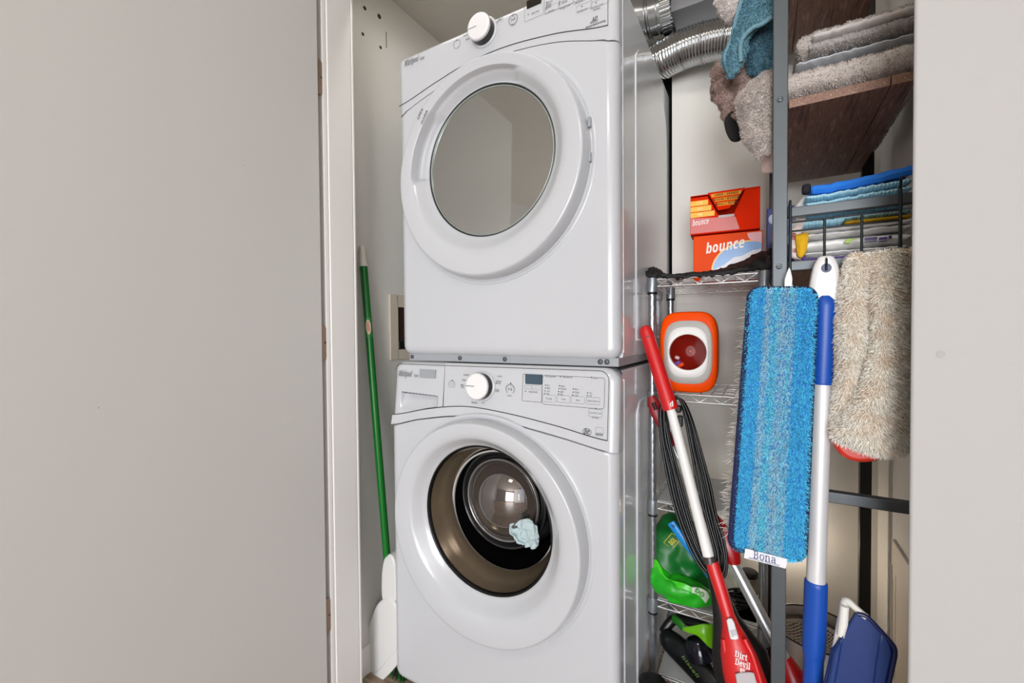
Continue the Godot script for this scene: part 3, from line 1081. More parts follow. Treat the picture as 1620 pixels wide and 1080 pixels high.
	letter("warning_mark", "W", p + Vector3(-0.001, 0, 0.0004), Vector3(0.5, 1, 0), Vector3(-1, 0.5, 0), 0.008, M.navy, tr)

func dial(t: Node3D, p: Vector3, r: float, turn: Basis, rim: Material):
	var tf := Transform3D(turn * Basis(Vector3.RIGHT, Vector3.BACK, Vector3.DOWN), p)
	var g := Geo.new()
	g.lathe([Vector2(r * 1.2, 0), Vector2(r * 1.18, 0.003), Vector2(r * 1.06, 0.004), Vector2(r * 1.0, 0.003)], 48, tf)
	var k := obj("dial", g, M.enamel, t)
	g = Geo.new()
	g.lathe([Vector2(r * 0.98, 0.002), Vector2(r, 0.006), Vector2(r, 0.021), Vector2(r * 0.98, 0.0225)], 48, tf)
	obj("dial_band", g, rim, k)
	g = Geo.new()
	g.lathe([Vector2(r * 0.985, 0.0215), Vector2(r * 1.02, 0.0225), Vector2(r * 1.02, 0.026), Vector2(r * 0.97, 0.029), Vector2(r * 0.85, 0.0295), Vector2(0, 0.0295)], 48, tf)
	obj("dial_cap", g, M.plastic, k)
	g = Geo.new()
	var q := tf * Vector3(-r * 0.55, 0.0297, 0)
	ribbon(g, [q - Vector3(r * 0.42, 0, 0), q + Vector3(r * 0.42, 0, 0)], 0.003)
	obj("dial_pointer", g, M.greyplastic, k)
	g = Geo.new()
	g.lathe([Vector2(r * 1.03, 0.0215), Vector2(r * 1.035, 0.0245), Vector2(r * 1.0, 0.0265)], 48, tf)
	obj("dial_trim", g, M.chrome, k)

func build_dryer():
	var x0 := -0.900
	var x1 := -0.267
	var zf := -0.92
	var top := 1.832
	var t := thing("dryer", "white tumble dryer stacked on the washing machine, round grey glass door", "dryer", Vector3(-0.585, 0.975, -1.21))
	var g := Geo.new()
	g.loft(casing(x0 + 0.003, x1 - 0.001, 0.992, top - 0.004, -1.52, -0.958))
	obj("cabinet", g, M.side, t)
	side_panel(t, x1 - 0.001, 1.0, 1.82, M.side)
	g = Geo.new()
	g.box(Vector3(x0 + 0.018, 0.9745, -1.50), Vector3(x1 - 0.004, 0.994, -0.934), 0.002)
	var kit := obj("stacking_strip", g, M.greyplastic, t)
	for x in [x0 + 0.03, x0 + 0.20, x0 + 0.34, x1 - 0.03, x1 - 0.045]:
		g = Geo.new()
		g.lathe([Vector2(0.006, -0.004), Vector2(0.006, 0.001), Vector2(0.004, 0.0025), Vector2(0, 0.0028)], 12, Transform3D(Basis(Vector3.RIGHT, Vector3.BACK, Vector3.DOWN), Vector3(x, 0.985, -0.933)))
		obj("screw", g, mat(0.35, 0.36, 0.37, 0.5, 0.4), kit)
	var c2 := [Vector2(-0.90, 1.669), Vector2(-0.82, 1.692), Vector2(-0.7387, 1.7123), Vector2(-0.64, 1.728), Vector2(-0.5425, 1.731), Vector2(-0.4086, 1.7135), Vector2(-0.267, 1.674)]
	var c1 := [Vector2(-0.895, 1.697), Vector2(-0.7385, 1.729), Vector2(-0.6459, 1.7435), Vector2(-0.5425, 1.7467), Vector2(-0.4084, 1.7319), Vector2(-0.2876, 1.7073)]
	var line := corner(Vector2(x0 + 0.026, 1.018), 0.026, 180, 270, 5)
	line.append_array(corner(Vector2(x1 - 0.026, 1.015), 0.026, -90, 0, 5))
	line.append(Vector2(x1, follow(c2, x1) - 0.0012))
	for p in along_curve(c2, x1 - 0.035, x0 + 0.035, 26):
		line.append(p - Vector2(0, 0.0012))
	line.append(Vector2(x0, follow(c2, x0) - 0.0012))
	var edge := func(p): return (Vector2(0.0 if p.x > x0 + 0.01 and p.x < x1 - 0.01 else 0.024, 0.003) if p.y > 1.5 else 0.024)
	g = Geo.new()
	g.slab(line, -0.96, zf, edge, 6)
	obj("front_panel", g, M.enamel, t)
	line = [Vector2(x0, follow(c2, x0))]
	line.append_array(along_curve(c2, x0 + 0.03, x1 - 0.03, 26))
	line.append(Vector2(x1, follow(c2, x1)))
	line.append_array(corner(Vector2(x1 - 0.022, top - 0.022), 0.022, 0, 90, 5))
	line.append_array(corner(Vector2(x0 + 0.022, top - 0.022), 0.022, 90, 180, 5))
	g = Geo.new()
	g.slab(line, -0.96, zf, func(p): return 0.018 if p.y > 1.80 else (Vector2(0.020, 0.0012) if p.x > x1 - 0.004 or p.x < x0 + 0.004 else 0.0012), 6)
	obj("control_fascia", g, M.enamel, t)
	var fz := func(_y: float): return zf + 0.0006
	g = Geo.new()
	var pl := lift(along_curve(c1, -0.896, -0.2876, 40), zf + 0.0006)
	ribbon(g, pl, 0.0022)
	ribbon(g, [Vector3(-0.2876, 1.7073, zf + 0.0006), Vector3(-0.2876, 1.79, zf + 0.0006), Vector3(-0.300, 1.812, zf + 0.0004)], 0.0012)
	obj("printed_line", g, M.ink, t)
	var px := func(u: float, v: float): return at(u, v, zf) + Vector3(0, 0, 0.0008)
	letter("maker_name", "Whirlpool", px.call(651, 97), Vector3.RIGHT, Vector3.UP, 0.016, M.paleink, t, 0.052, "Droid Serif", true, 0.25)
	letter("range_name", "Duet", px.call(668, 92), Vector3.RIGHT, Vector3.UP, 0.009, M.paleink, t, 0.016)
	g = Geo.new()
	ring_line(g, px.call(723, 70), 0.010, 0.0008)
	ring_line(g, px.call(723, 70), 0.012, 0.0004)
	obj("power_ring", g, M.paleink, t)
	g = Geo.new()
	ring_line(g, px.call(812, 31), 0.0125, 0.0014)
	ring_line(g, px.call(812, 31), 0.0105, 0.0005)
	obj("start_ring", g, M.paleink, t)
	var bx := [[830, 35, 858, -6], [862, 23, 946, -40]]
	for q in bx:
		var p0: Vector3 = px.call(q[0], q[1])
		g = Geo.new()
		frame_line(g, Vector2(p0.x, p0.y), Vector2((-0.4405 if q[0] == 830 else -0.302), 1.822), fz, 0.001, 0.0008)
		obj("button_outline", g, M.paleink, t)
	for q in [[863, 22, 0.034], [884, 14.5, 0.036], [907, 8, 0.03], [912, 21, 0.036], [935, 15, 0.04]]:
		var p0: Vector3 = px.call(q[0], q[1])
		g = Geo.new()
		frame_line(g, Vector2(p0.x, p0.y), Vector2(p0.x + q[2], p0.y + 0.014), fz, 0.002, 0.0006)
		obj("button_outline", g, M.paleink, t)
	for q in [[865, 4.5], [865, 8], [864.7, 11.5], [864.5, 14.5], [886, 0], [885.5, 3.5], [885.3, 7], [921, 10.5], [943, 4.5], [723, 64], [812, 25.5], [836, 23]]:
		dot(px.call(q[0], q[1]), 0.0014, t)
	for q in [["Normal", 872, 17.5, 0.014], ["Energy Level", 894, 11, 0.024], ["Wrinkle", 916, 3, 0.018], ["EcoBoost", 921.5, 16.5, 0.022], ["Control Lock", 944, 10, 0.028], ["Lock status", 944, 14.5, 0.016], ["More Time", 847, 19.5, 0.02], ["Start", 812, 39.5, 0.012], ["Heavy Duty", 738, 55, 0.02], ["Bulky", 740, 62, 0.012], ["Timed Dry", 788, 33, 0.022], ["Steam", 792, 30, 0.016], ["Sensing", 783, 38, 0.014], ["Very dry", 870, 3, 0.014], ["More", 869, 7.5, 0.010], ["Damp", 869, 11, 0.010], ["Delicate", 893, 3.5, 0.014],
		["AccuDry", 940, 34.5, 0.018], ["Advanced Moisture Sensing", 942, 38.5, 0.045]]:
		letter("caption", q[0], px.call(float(q[1]), float(q[2])), Vector3.RIGHT, Vector3.UP, 0.0045, M.ink if q[0].begins_with("A") else M.paleink, t, q[3])
	letter("start_symbol", "I>II", px.call(812, 31), Vector3.RIGHT, Vector3.UP, 0.006, M.ink, t, 0.012)
	letter("sensor_mark", "AD", px.call(941, 30), Vector3.RIGHT, Vector3.UP, 0.008, M.ink, t, 0.012, "Droid Serif", true, 0.3)
	g = Geo.new()
	var a: Vector3 = px.call(833.5, 15)
	g.slab(rounded(Vector2(a.x, a.y), Vector2(a.x + 0.038, a.y + 0.019), 0.001, 2), a.z - 0.003, a.z + 0.0004, 0.0003, 1)
	obj("display", g, mat(0.09, 0.075, 0.05, 0.15), t)
	dial(t, Vector3(-0.604, 1.802, zf + 0.0004), 0.0315, Basis.IDENTITY, mat(0.25, 0.24, 0.23, 0.3, 0.6))
	# door: the lip is cut back along its upper part, deepest at the grip on the left
	var hub := Vector3(-0.594, 1.4540, zf)
	var eye := Vector3(-0.5955, 1.4795, zf)
	var pocket := func(q: float, s: float):
		var d := rad_to_deg(q)
		var on := smoothstep(62.0, 65.0, d) * (1.0 - smoothstep(180.0, 182.5, d))
		var grip := smoothstep(134.0, 136.5, d) * (1.0 - smoothstep(180.0, 182.5, d))
		var ext := smoothstep(0.555, 0.58, s) * (1.0 - smoothstep(0.90, 1.0, s))
		return ext * (on * 0.013 + grip * 0.012)
	g = door_ring(hub + Vector3(0, 0, 0.003), eye, 0.267, 0.186, 0.038, pocket)
	var dm := obj("door_ring", g, M.enamel, t)
	g = Geo.new()
	g.lathe([Vector2(0.282, -0.002), Vector2(0.280, 0.003), Vector2(0.272, 0.001), Vector2(0.266, -0.004), Vector2(0.24, -0.004)], 96, Transform3D(Basis(Vector3.RIGHT, Vector3.BACK, Vector3.DOWN), hub))
	obj("door_surround", g, M.enamel, t)
	var ax := Transform3D(Basis(Vector3.RIGHT, Vector3.BACK, Vector3.DOWN), eye)
	g = Geo.new()
	g.lathe([Vector2(0.1875, 0.0045), Vector2(0.1855, 0.0065), Vector2(0.1835, 0.0045), Vector2(0.183, -0.002)], 96, ax)
	obj("glass_seal", g, mat(0.14, 0.15, 0.15, 0.35), dm)
	g = Geo.new()
	g.lathe([Vector2(0.1832, 0.002), Vector2(0.1815, 0.0056), Vector2(0.1798, 0.0048), Vector2(0.1795, -0.002)], 96, ax)
	obj("glass_bezel", g, mat(0.7, 0.74, 0.72, 0.2, 0.4), dm)
	g = Geo.new()
	g.lathe([Vector2(0.1805, 0.0022), Vector2(0.15, 0.0034), Vector2(0.08, 0.0044), Vector2(0.0, 0.0048)], 96, ax)
	obj("glass_window", g, M.glass_dark, dm)
	for q in [[933.0, 193.0], [933.0, 248.0]]:
		var p := at(q[0], q[1], zf + 0.006)
		g = Geo.new()
		g.box(p + Vector3(-0.004, -0.011, -0.006), p + Vector3(0.003, 0.011, 0.004), 0.002)
		obj("hinge", g, M.greyplastic, dm)
	var al := (at(677, 168, zf) - at(664, 197, zf)).normalized()
	letter("open_word", "OPEN", at(665.0, 180.5, zf + 0.041) + Vector3(0, 0, 0.001), al, Vector3(-al.y, al.x, 0), 0.0065, M.ink, dm, 0.028)
	letter("open_word", "OUVRIR", at(671.5, 185.5, zf + 0.041) + Vector3(0, 0, 0.001), al, Vector3(-al.y, al.x, 0), 0.0065, M.ink, dm, 0.036)


# ---------------------------------------------------------------- ducts over the dryer
func build_ducts():
	# ribbed flexible hose
	var path := curve([Vector3(-0.40, 1.905, -1.47), Vector3(-0.33, 1.905, -1.455), Vector3(-0.25, 1.907, -1.43), Vector3(-0.19, 1.908, -1.418), Vector3(-0.12, 1.902, -1.415), Vector3(-0.05, 1.888, -1.415), Vector3(0.03, 1.876, -1.417), Vector3(0.10, 1.872, -1.42)], 40)
	var R := []
	for k in path.size():
		var q := 0.5 + 0.5 * cos(TAU * k / 5.0)
		R.append(0.0525 + 0.0028 * q + (0.002 if k % 35 < 2 else 0.0))
	var g := Geo.new()
	g.tube(path, R, 48, true)
	tag(obj("flexible_duct", g, M.shine), "shiny ribbed aluminium duct hose running from behind the dryer to the teal towel", "duct")
	# round rigid pipe with a crimped collar
	var t := thing("duct_elbow", "round galvanised metal pipe elbow above the ribbed hose, beside the grey metal box", "duct", Vector3(-0.29, 1.98, -1.43))
	g = Geo.new()
	g.tube(curve([Vector3(-0.36, 2.14, -1.43), Vector3(-0.352, 2.09, -1.43), Vector3(-0.33, 2.063, -1.43), Vector3(-0.30, 2.052, -1.43), Vector3(-0.262, 2.05, -1.43)], 6), 0.062, 36)
	obj("pipe", g, M.zinc, t)
	g = Geo.new()
	for x in [-0.318, -0.31, -0.283]:
		var ring := []
		for k in 37:
			ring.append(Vector3(x, 2.052 + cos(TAU * k / 36.0) * 0.0635, -1.43 + sin(TAU * k / 36.0) * 0.0635))
		g.tube(ring, 0.0022, 6, false)
	obj("bead", g, M.zinc, t)
	g = Geo.new()
	g.grid(96, 6, func(u, v):
		var r: float = 0.064 + 0.002 * cos(TAU * u * 32.0)
		return Vector3(-0.272 + 0.03 * v, 2.05 - cos(TAU * u) * r, -1.43 + sin(TAU * u) * r), true)
	obj("crimped_collar", g, M.zinc, t)
	# sheet-metal box under the ceiling
	t = thing("duct_box", "grey sheet metal box under the closet ceiling above the ribbed hose", "duct", Vector3(-0.17, 2.02, -1.46))
	g = Geo.new()
	g.box(Vector3(-0.243, 2.02, -1.40), Vector3(-0.094, 2.148, -1.499), 0.0015, 1)
	obj("body", g, mat(0.60, 0.61, 0.63, 0.45, 0.3), t)
	g = Geo.new()
	g.box(Vector3(-0.098, 2.012, -1.402), Vector3(-0.091, 2.148, -1.499), 0.001, 1)
	obj("flange", g, mat(0.5, 0.51, 0.52, 0.4, 0.6), t)
	g = Geo.new()
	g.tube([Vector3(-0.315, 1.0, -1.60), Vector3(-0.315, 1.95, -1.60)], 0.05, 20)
	tag(obj("dark_gap_roll", relief_free(g), relief(mat(0.03, 0.03, 0.035, 0.9), 0.1, 0.2, 20.0)), "black upright roll filling the dark gap behind the dryer", "pipe")  # black cylinder put in to fill the dark gap behind the dryer

func relief_free(g: Geo) -> Geo: return g


# ---------------------------------------------------------------- left wall
func build_left_wall_things():
	var t := thing("outlet_box", "beige plastic washer outlet box set in the side wall left of the dryer", "outlet box", Vector3(-1.06, 0.964, -1.1))
	var g := Geo.new()
	var z0 := -1.028
	var z1 := -1.22
	g.box(Vector3(-1.06, 0.964, z0), Vector3(-1.052, 1.181, z0 - 0.038), 0.003)
	g.box(Vector3(-1.06, 0.964, z1), Vector3(-1.052, 1.181, z1 + 0.038), 0.003)
	g.box(Vector3(-1.06, 1.140, z0 - 0.03), Vector3(-1.052, 1.181, z1 + 0.03), 0.003)
	g.box(Vector3(-1.06, 0.964, z0 - 0.03), Vector3(-1.052, 0.998, z1 + 0.03), 0.003)
	obj("cover_frame", g, mat(0.84, 0.8, 0.73, 0.5), t)
	g = Geo.new()
	g.box(Vector3(-1.0605, 1.0, z0 - 0.036), Vector3(-1.0575, 1.14, z1 + 0.036), 0.001)
	obj("recess", g, mat(0.2, 0.11, 0.08, 0.7), t)
	g = Geo.new()
	g.box(Vector3(-1.058, 1.0, z0 - 0.04), Vector3(-1.052, 1.026, z0 - 0.085), 0.003)
	obj("valve", g, M.black, t)
	var spots := [[[577, 13], "small dark screw hole high on the closet side wall, highest of four", 0.005], [[600, 26], "round dark screw hole below the highest one on the closet side wall", 0.006], [[574, 54], "small screw hole nearest the door jamb on the closet side wall", 0.004], [[602, 75], "lowest screw hole on the closet side wall, with a scraped edge", 0.004]]
	for s in spots:
		var p := atx(s[0][0], s[0][1], -1.0598)
		g = Geo.new()
		g.lathe([Vector2(s[2] * 1.25, 0), Vector2(s[2] * 1.1, 0.0012), Vector2(s[2] * 0.8, 0.0008), Vector2(0, 0.0005)], 12, Transform3D(Basis(Vector3.FORWARD, Vector3.RIGHT, Vector3.DOWN), p))
		tag(obj("screw_hole", g, M.ink), s[1], "screw hole", "screw holes in the closet side wall")
	var p := atx(611, 62, -1.0598)
	g = Geo.new()
	g.box(p + Vector3(-0.001, -0.028, -0.002), p + Vector3(0.001, 0.024, 0.002), 0.0008)
	tag(obj("wall_scrape", g, mat(0.6, 0.57, 0.53, 0.8)), "short upright scrape mark on the closet side wall near the screw holes", "scrape mark")
	# broom
	t = thing("broom", "green-handled broom with white angled head, leaning between washing machine and side wall", "broom", Vector3(-0.98, 0, -0.94))
	var a := at(572.5, 388, -0.912)
	var b := at(614, 905, -0.945)
	var d := (b - a).normalized()
	g = Geo.new()
	g.tube([a + d * 0.06, a + d * 0.5, b], 0.0112, 18)
	var hd := obj("handle", g, M.green, t)
	g = Geo.new()
	g.tube([a, a + d * 0.003, a + d * 0.02, a + d * 0.064], [0.006, 0.0085, 0.0095, 0.0125], 18)
	obj("handle_tip", g, mat(0.9, 0.88, 0.84, 0.4), hd)
	g = Geo.new()
	g.tube([a - d * -0.006 + Vector3(0.0, 0, 0.008), a + d * 0.018 + Vector3(0, 0, 0.0095)], 0.0028, 8)
	obj("hanging_hole", g, mat(0.7, 0.66, 0.6, 0.5), hd)
	var lp := a + (b - a) * ((516.0 - 388.0) / (905.0 - 388.0))
	g = Geo.new()
	g.tube([lp - d * 0.03, lp + d * 0.03], 0.0115, 18)
	obj("label_band", g, mat(0.2, 0.5, 0.22, 0.35), hd)
	g = Geo.new()
	var face := (EYE - lp).normalized()
	face = (face - d * face.dot(d)).normalized()
	var sx := d.cross(face).normalized()
	g.grid(14, 12, func(u, v):
		var q: float = (u - 0.5) * 1.3
		var y: float = (v - 0.5) * 2.0
		q *= sqrt(maxf(0.0, 1.0 - y * y * 0.98))
		return lp + face * 0.0121 * cos(q) - sx * 0.0121 * sin(q) - d * y * 0.022)
	obj("label_oval", g, mat(0.85, 0.8, 0.7, 0.4), hd)
	letter("label_word", "Libman", lp + face * 0.0124, -d, -sx, 0.009, mat(0.75, 0.1, 0.1, 0.4), hd, 0.032, "Droid Sans", true)
	# head: neck, broad shell, lower skirt, bristles
	var zc := -0.945
	var shell := func(pts: Array, z: float):
		var o := []
		for q in pts:
			var w := at(q[0], q[1], z)
			o.append(Vector2(w.x, w.y))
		o = curve(o + [o[0]], 5)
		o.pop_back()
		o.reverse()
		return o
	g = Geo.new()
	g.slab(shell.call([[613, 880], [622, 873], [630, 885], [632, 915], [631, 948], [611, 946], [609, 905]], zc), zc - 0.012, zc + 0.016, 0.006, 4)
	obj("neck", g, mat(0.86, 0.86, 0.85, 0.4), t)
	g = Geo.new()
	g.slab(shell.call([[611, 943], [622, 943], [632, 955], [636, 980], [636, 1010], [624, 1040], [608, 1060], [594, 1067], [583, 1060], [580, 1035], [583, 1005], [590, 978], [600, 954]], zc + 0.004), zc - 0.022, zc + 0.018, 0.007, 5)
	obj("head", g, mat(0.86, 0.86, 0.85, 0.4), t)
	g = Geo.new()
	g.slab(shell.call([[637, 1018], [637, 1040], [622, 1060], [606, 1074], [594, 1077], [585, 1072], [582, 1060], [592, 1062], [605, 1054], [622, 1034]], zc + 0.004), zc - 0.020, zc + 0.0205, 0.002, 3)
	obj("head_skirt", g, mat(0.86, 0.86, 0.85, 0.4), t)
	g = Geo.new()
	for k in 420:
		var f := rng.randf()
		var top := at(lerpf(574, 646, f), lerpf(1066, 1040, f), zc - 0.012 + rng.randf_range(-0.014, 0.014))
		top.y = maxf(top.y, 0.03)
		top.x = minf(top.x, -0.936)
		var foot := Vector3(top.x + rng.randfn() * 0.006 - 0.012 + 0.01 * f, 0.002, top.z + rng.randfn() * 0.006)
		g.tube([top, top.lerp(foot, 0.6), foot], [0.0011, 0.001, 0.0007], 4, false)
		var cc := lin(0.05, 0.45, 0.16) if rng.randf() < 0.55 + 0.35 * (1 - f) else lin(0.16, 0.14, 0.13)
		for n in 12: g.c.append(cc)
	var br := obj("bristles", g, M.fibre, t, "stuff")
	br.set_meta("label", "green and black bristles")

func atx(u: float, w: float, x: float) -> Vector3:
	var d := eye_basis * Vector3((u - 810.0) / FOCAL, (540.0 - w) / FOCAL, -1.0)
	return EYE + d * (x - EYE.x) / d.x


# ---------------------------------------------------------------- chrome wire rack
const RX0 := -0.2465
const RX1 := 0.004
const RZ0 := -1.155
const RZ1 := -1.415
const DECKS := [1.177, 0.885, 0.602, 0.345, 0.145]

func build_wire_rack():
	var t := thing("wire_rack", "narrow chrome wire shelving rack with five shelves, right beside the machines", "shelf rack", Vector3((RX0 + RX1) / 2, 0, (RZ0 + RZ1) / 2))
	for x in [RX0, RX1]:
		for z in [RZ0, RZ1]:
			var prof := [Vector2(0, 0.0), Vector2(0.0085, 0.0), Vector2(0.0095, 0.002)]
			var y := 0.0254
			while y < 1.18:
				prof.append_array([Vector2(0.0095, y - 0.0012), Vector2(0.0085, y), Vector2(0.0095, y + 0.0012)])
				y += 0.0254
			prof.append_array([Vector2(0.0095, 1.188), Vector2(0.008, 1.191), Vector2(0, 1.192)])
			var g := Geo.new()
			g.lathe(prof, 18, Transform3D(Basis.IDENTITY, Vector3(x, 0, z)))
			var post := obj("post", g, M.rackmetal, t)
			for h in DECKS:
				g = Geo.new()
				g.lathe([Vector2(0.0098, h - 0.024), Vector2(0.0135, h - 0.024), Vector2(0.0125, h + 0.012), Vector2(0.0098, h + 0.012)], 18, Transform3D(Basis.IDENTITY, Vector3(x, 0, z)))
				obj("collar", g, mat(0.55, 0.57, 0.59, 0.35, 0.6), post)
				g = Geo.new()
				g.lathe([Vector2(0.0098, h - 0.03), Vector2(0.0125, h - 0.03), Vector2(0.0125, h - 0.024), Vector2(0.0098, h - 0.024)], 14, Transform3D(Basis.IDENTITY, Vector3(x, 0, z)))
				obj("sleeve", g, M.black, post)
	for h in DECKS:
		var g := Geo.new()
		var c := [Vector3(RX0, h, RZ0), Vector3(RX1, h, RZ0), Vector3(RX1, h, RZ1), Vector3(RX0, h, RZ1)]
		for k in 4:
			for dy in [0.008, -0.010]:
				g.tube([c[k] + Vector3(0, dy, 0), c[(k + 1) % 4] + Vector3(0, dy, 0)], 0.0019, 8)
		var sh := obj("wire_shelf", g, M.chrome, t)
		g = Geo.new()
		for k in 4:
			var p: Vector3 = c[k]
			var q: Vector3 = c[(k + 1) % 4]
			var zz := []
			for n in 10:
				zz.append(p.lerp(q, 0.06 + 0.88 * n / 9.0) + Vector3(0, 0.007 if n % 2 else -0.009, 0))
			g.tube(zz, 0.0012, 6)
		obj("zigzag_wire", g, M.chrome, sh)
		for n in 10:
			g = Geo.new()
			var x := lerpf(RX0 + 0.014, RX1 - 0.014, n / 9.0)
			g.tube([Vector3(x, h + 0.0005 + 0.008, RZ0), Vector3(x, h + 0.0005 + 0.008, RZ1)], 0.0012, 6)
			obj("cross_wire", g, M.chrome, sh)
		g = Geo.new()
		for z in [lerpf(RZ0, RZ1, 0.33), lerpf(RZ0, RZ1, 0.66)]:
			g.tube([Vector3(RX0, h + 0.005, z), Vector3(RX1, h + 0.005, z)], 0.0015, 6)
		obj("bearer_wire", g, M.chrome, sh)
		# translucent liner on the lower decks
		if h < 0.7:
			g = Geo.new()
			g.box(Vector3(RX0 + 0.012, h + 0.0098, RZ0 - 0.004), Vector3(RX1 - 0.012, h + 0.0112, RZ1 + 0.004), 0.0005, 1)
			obj("shelf_liner", g, mat(0.8, 0.82, 0.82, 0.3), sh)


func build_rack_things():
	var deck: float = DECKS[0] + 0.0095
	# two orange paper boxes on the top shelf
	var t := thing("sheet_box", "orange dryer sheet carton with sky print, on the top wire shelf under the opened one", "box", Vector3(-0.075, deck, -1.33))
	var a := at(1097, 425, -1.29)
	var b := at(1207, 362, -1.29)
	var bw := b.x - a.x
	var bh := b.y - deck
	var turn := Transform3D(Basis(Vector3.UP, deg_to_rad(4.0)), Vector3(a.x, deck, -1.29))
	var g := Geo.new()
	g.box(Vector3(0, 0, -0.075), Vector3(bw, bh, 0), 0.002, 2, turn)
	var bo := obj("carton", g, M.orange, t)
	# printed face: sky disc, rainbow edge, white sheet, lettering
	var disc := func(cx: float, cy: float, r: float, z: float, called: String, m: Material, parent: Node3D):
		var pts := []
		for k in 40:
			var q := TAU * k / 40.0
			pts.append(Vector2(clampf(cx + cos(q) * r, 0.002, bw - 0.002), clampf(cy + sin(q) * r * 0.85, 0.002, bh - 0.004)))
		var gg := Geo.new()
		gg.slab(pts, 0, z, 0.0001, 1, turn)
		return obj(called, gg, m, parent)
	disc.call(bw * 0.80, bh * 0.22, 0.088, 0.0006, "printed_rainbow", mat(0.95, 0.75, 0.25, 0.25), bo)
	disc.call(bw * 0.80, bh * 0.22, 0.084, 0.0010, "printed_sky", mat(0.30, 0.55, 0.80, 0.2), bo)
	disc.call(bw * 0.97, bh * 0.95, 0.03, 0.0008, "printed_blush", mat(0.9, 0.6, 0.62, 0.25), bo)
	g = Geo.new()
	g.slab([Vector2(0.014, 0.002), Vector2(bw - 0.004, 0.002), Vector2(bw - 0.004, bh * 0.62), Vector2(bw * 0.86, bh * 0.60), Vector2(bw * 0.72, bh * 0.50), Vector2(bw * 0.6, bh * 0.48), Vector2(bw * 0.45, bh * 0.33), Vector2(bw * 0.22, bh * 0.2)], 0, 0.0014, 0.0001, 1, turn)
	obj("printed_sheet", g, mat(0.86, 0.86, 0.88, 0.25), bo)
	var bx := turn.basis.x
	letter("maker_word", "bounce", turn * Vector3(bw * 0.47, bh * 0.74, 0.0014), bx + Vector3(0, 0.10, 0), Vector3.UP, 0.028, mat(0.96, 0.93, 0.9, 0.3), bo, bw * 0.55, "Droid Sans", true, 0.2)
	var y2 := deck + bh + 0.003
	t = thing("sheet_box", "opened red-orange carton with its flap hanging out, lying on the carton with sky print", "box", Vector3(-0.085, y2, -1.33))
	a = at(1092, 362, -1.28)
	b = at(1203, 292, -1.28)
	bw = b.x - a.x
	bh = b.y - y2
	turn = Transform3D(Basis(Vector3.UP, deg_to_rad(3.0)), Vector3(a.x, y2, -1.282))
	var ins := 0.0
	g = Geo.new()
	# front with a trapezoid mouth
	var m0 := bw * 0.26
	var m1 := bw * 0.80
	var mb := bh * 0.36
	var redo := mat(0.90, 0.17, 0.01, 0.6)
	redo.metallic_specular = 0.15
	g.slab([Vector2(0, 0), Vector2(bw, 0), Vector2(bw, bh), Vector2(m1, bh), Vector2(m1 - 0.030, mb), Vector2(m0 + 0.030, mb), Vector2(m0, bh * 0.93), Vector2(0, bh * 0.93)], -0.002, 0, 0.0004, 1, turn)
	g.box(Vector3(0, 0, -0.07), Vector3(0.002, bh * 0.93, -0.001), 0.0005, 1, turn)
	g.box(Vector3(bw - 0.002, 0, -0.07), Vector3(bw, bh, -0.001), 0.0005, 1, turn)
	g.box(Vector3(0, 0, -0.07), Vector3(bw, 0.002, -0.001), 0.0005, 1, turn)
	g.box(Vector3(0, 0, -0.07), Vector3(bw, bh, -0.068), 0.0005, 1, turn)
	g.slab([Vector2(0, 0), Vector2(bw, 0), Vector2(bw, 0.07), Vector2(0, 0.07)], bh - 0.004, bh - 0.002, 0.0004, 1, turn * Transform3D(Basis(Vector3.RIGHT, deg_to_rad(-90.0)), Vector3.ZERO))
	bo = obj("carton", g, redo, t)
	g = Geo.new()
	g.box(Vector3(0.004, 0.002, -0.066), Vector3(bw - 0.004, bh * 0.36, -0.006), 0.001, 1, turn)
	obj("dark_inside", g, mat(0.09, 0.03, 0.02, 0.9), t)  # near-black block gives the shade inside the open carton
	g = Geo.new()
	g.box(Vector3(m0 + 0.026, mb - 0.001, -0.003), Vector3(m1 - 0.026, mb + 0.006, 0.0015), 0.001, 1, turn)
	obj("paper_edge", g, mat(0.8, 0.78, 0.76, 0.7), t)
	# flap: trapezoid hinged at the top, leaning outward
	var ft := turn * Transform3D(Basis(Vector3.RIGHT, deg_to_rad(-20.0)), Vector3(0, bh, 0.0))
	g = Geo.new()
	var fl := [Vector2(m0, 0), Vector2(m0 + 0.026, -bh * 0.54), Vector2(m1 - 0.038, -bh * 0.52), Vector2(m1, 0.001)]
	g.slab(fl, 0.0, 0.0016, 0.0004, 1, ft)
	var f := obj("flap", g, redo, t)
	var n := 0
	for s in ["LARGE | GRANDE", "MEDIUM | MOYENNE", "SMALL | PETITE"]:
		var y := -bh * (0.105 + 0.135 * n)
		var inx := 0.010 + 0.0075 * n
		g = Geo.new()
		g.slab([Vector2(m0 + inx, y - 0.0055), Vector2(m1 - inx - 0.001, y - 0.0055), Vector2(m1 - inx + 0.0006, y + 0.0052), Vector2(m0 + inx - 0.002, y + 0.0052)], 0.0, 0.0019, 0.0001, 1, ft)
		obj("yellow_band", g, mat(0.95, 0.62, 0.12, 0.35), f)
		letter("size_words", s, ft * Vector3((m0 + m1) / 2, y, 0.0021), ft.basis.x, ft.basis.y, 0.0068, mat(0.35, 0.12, 0.04, 0.5), f, (m1 - m0) * (0.62 if n != 1 else 0.72), "Droid Sans", true)
		n += 1
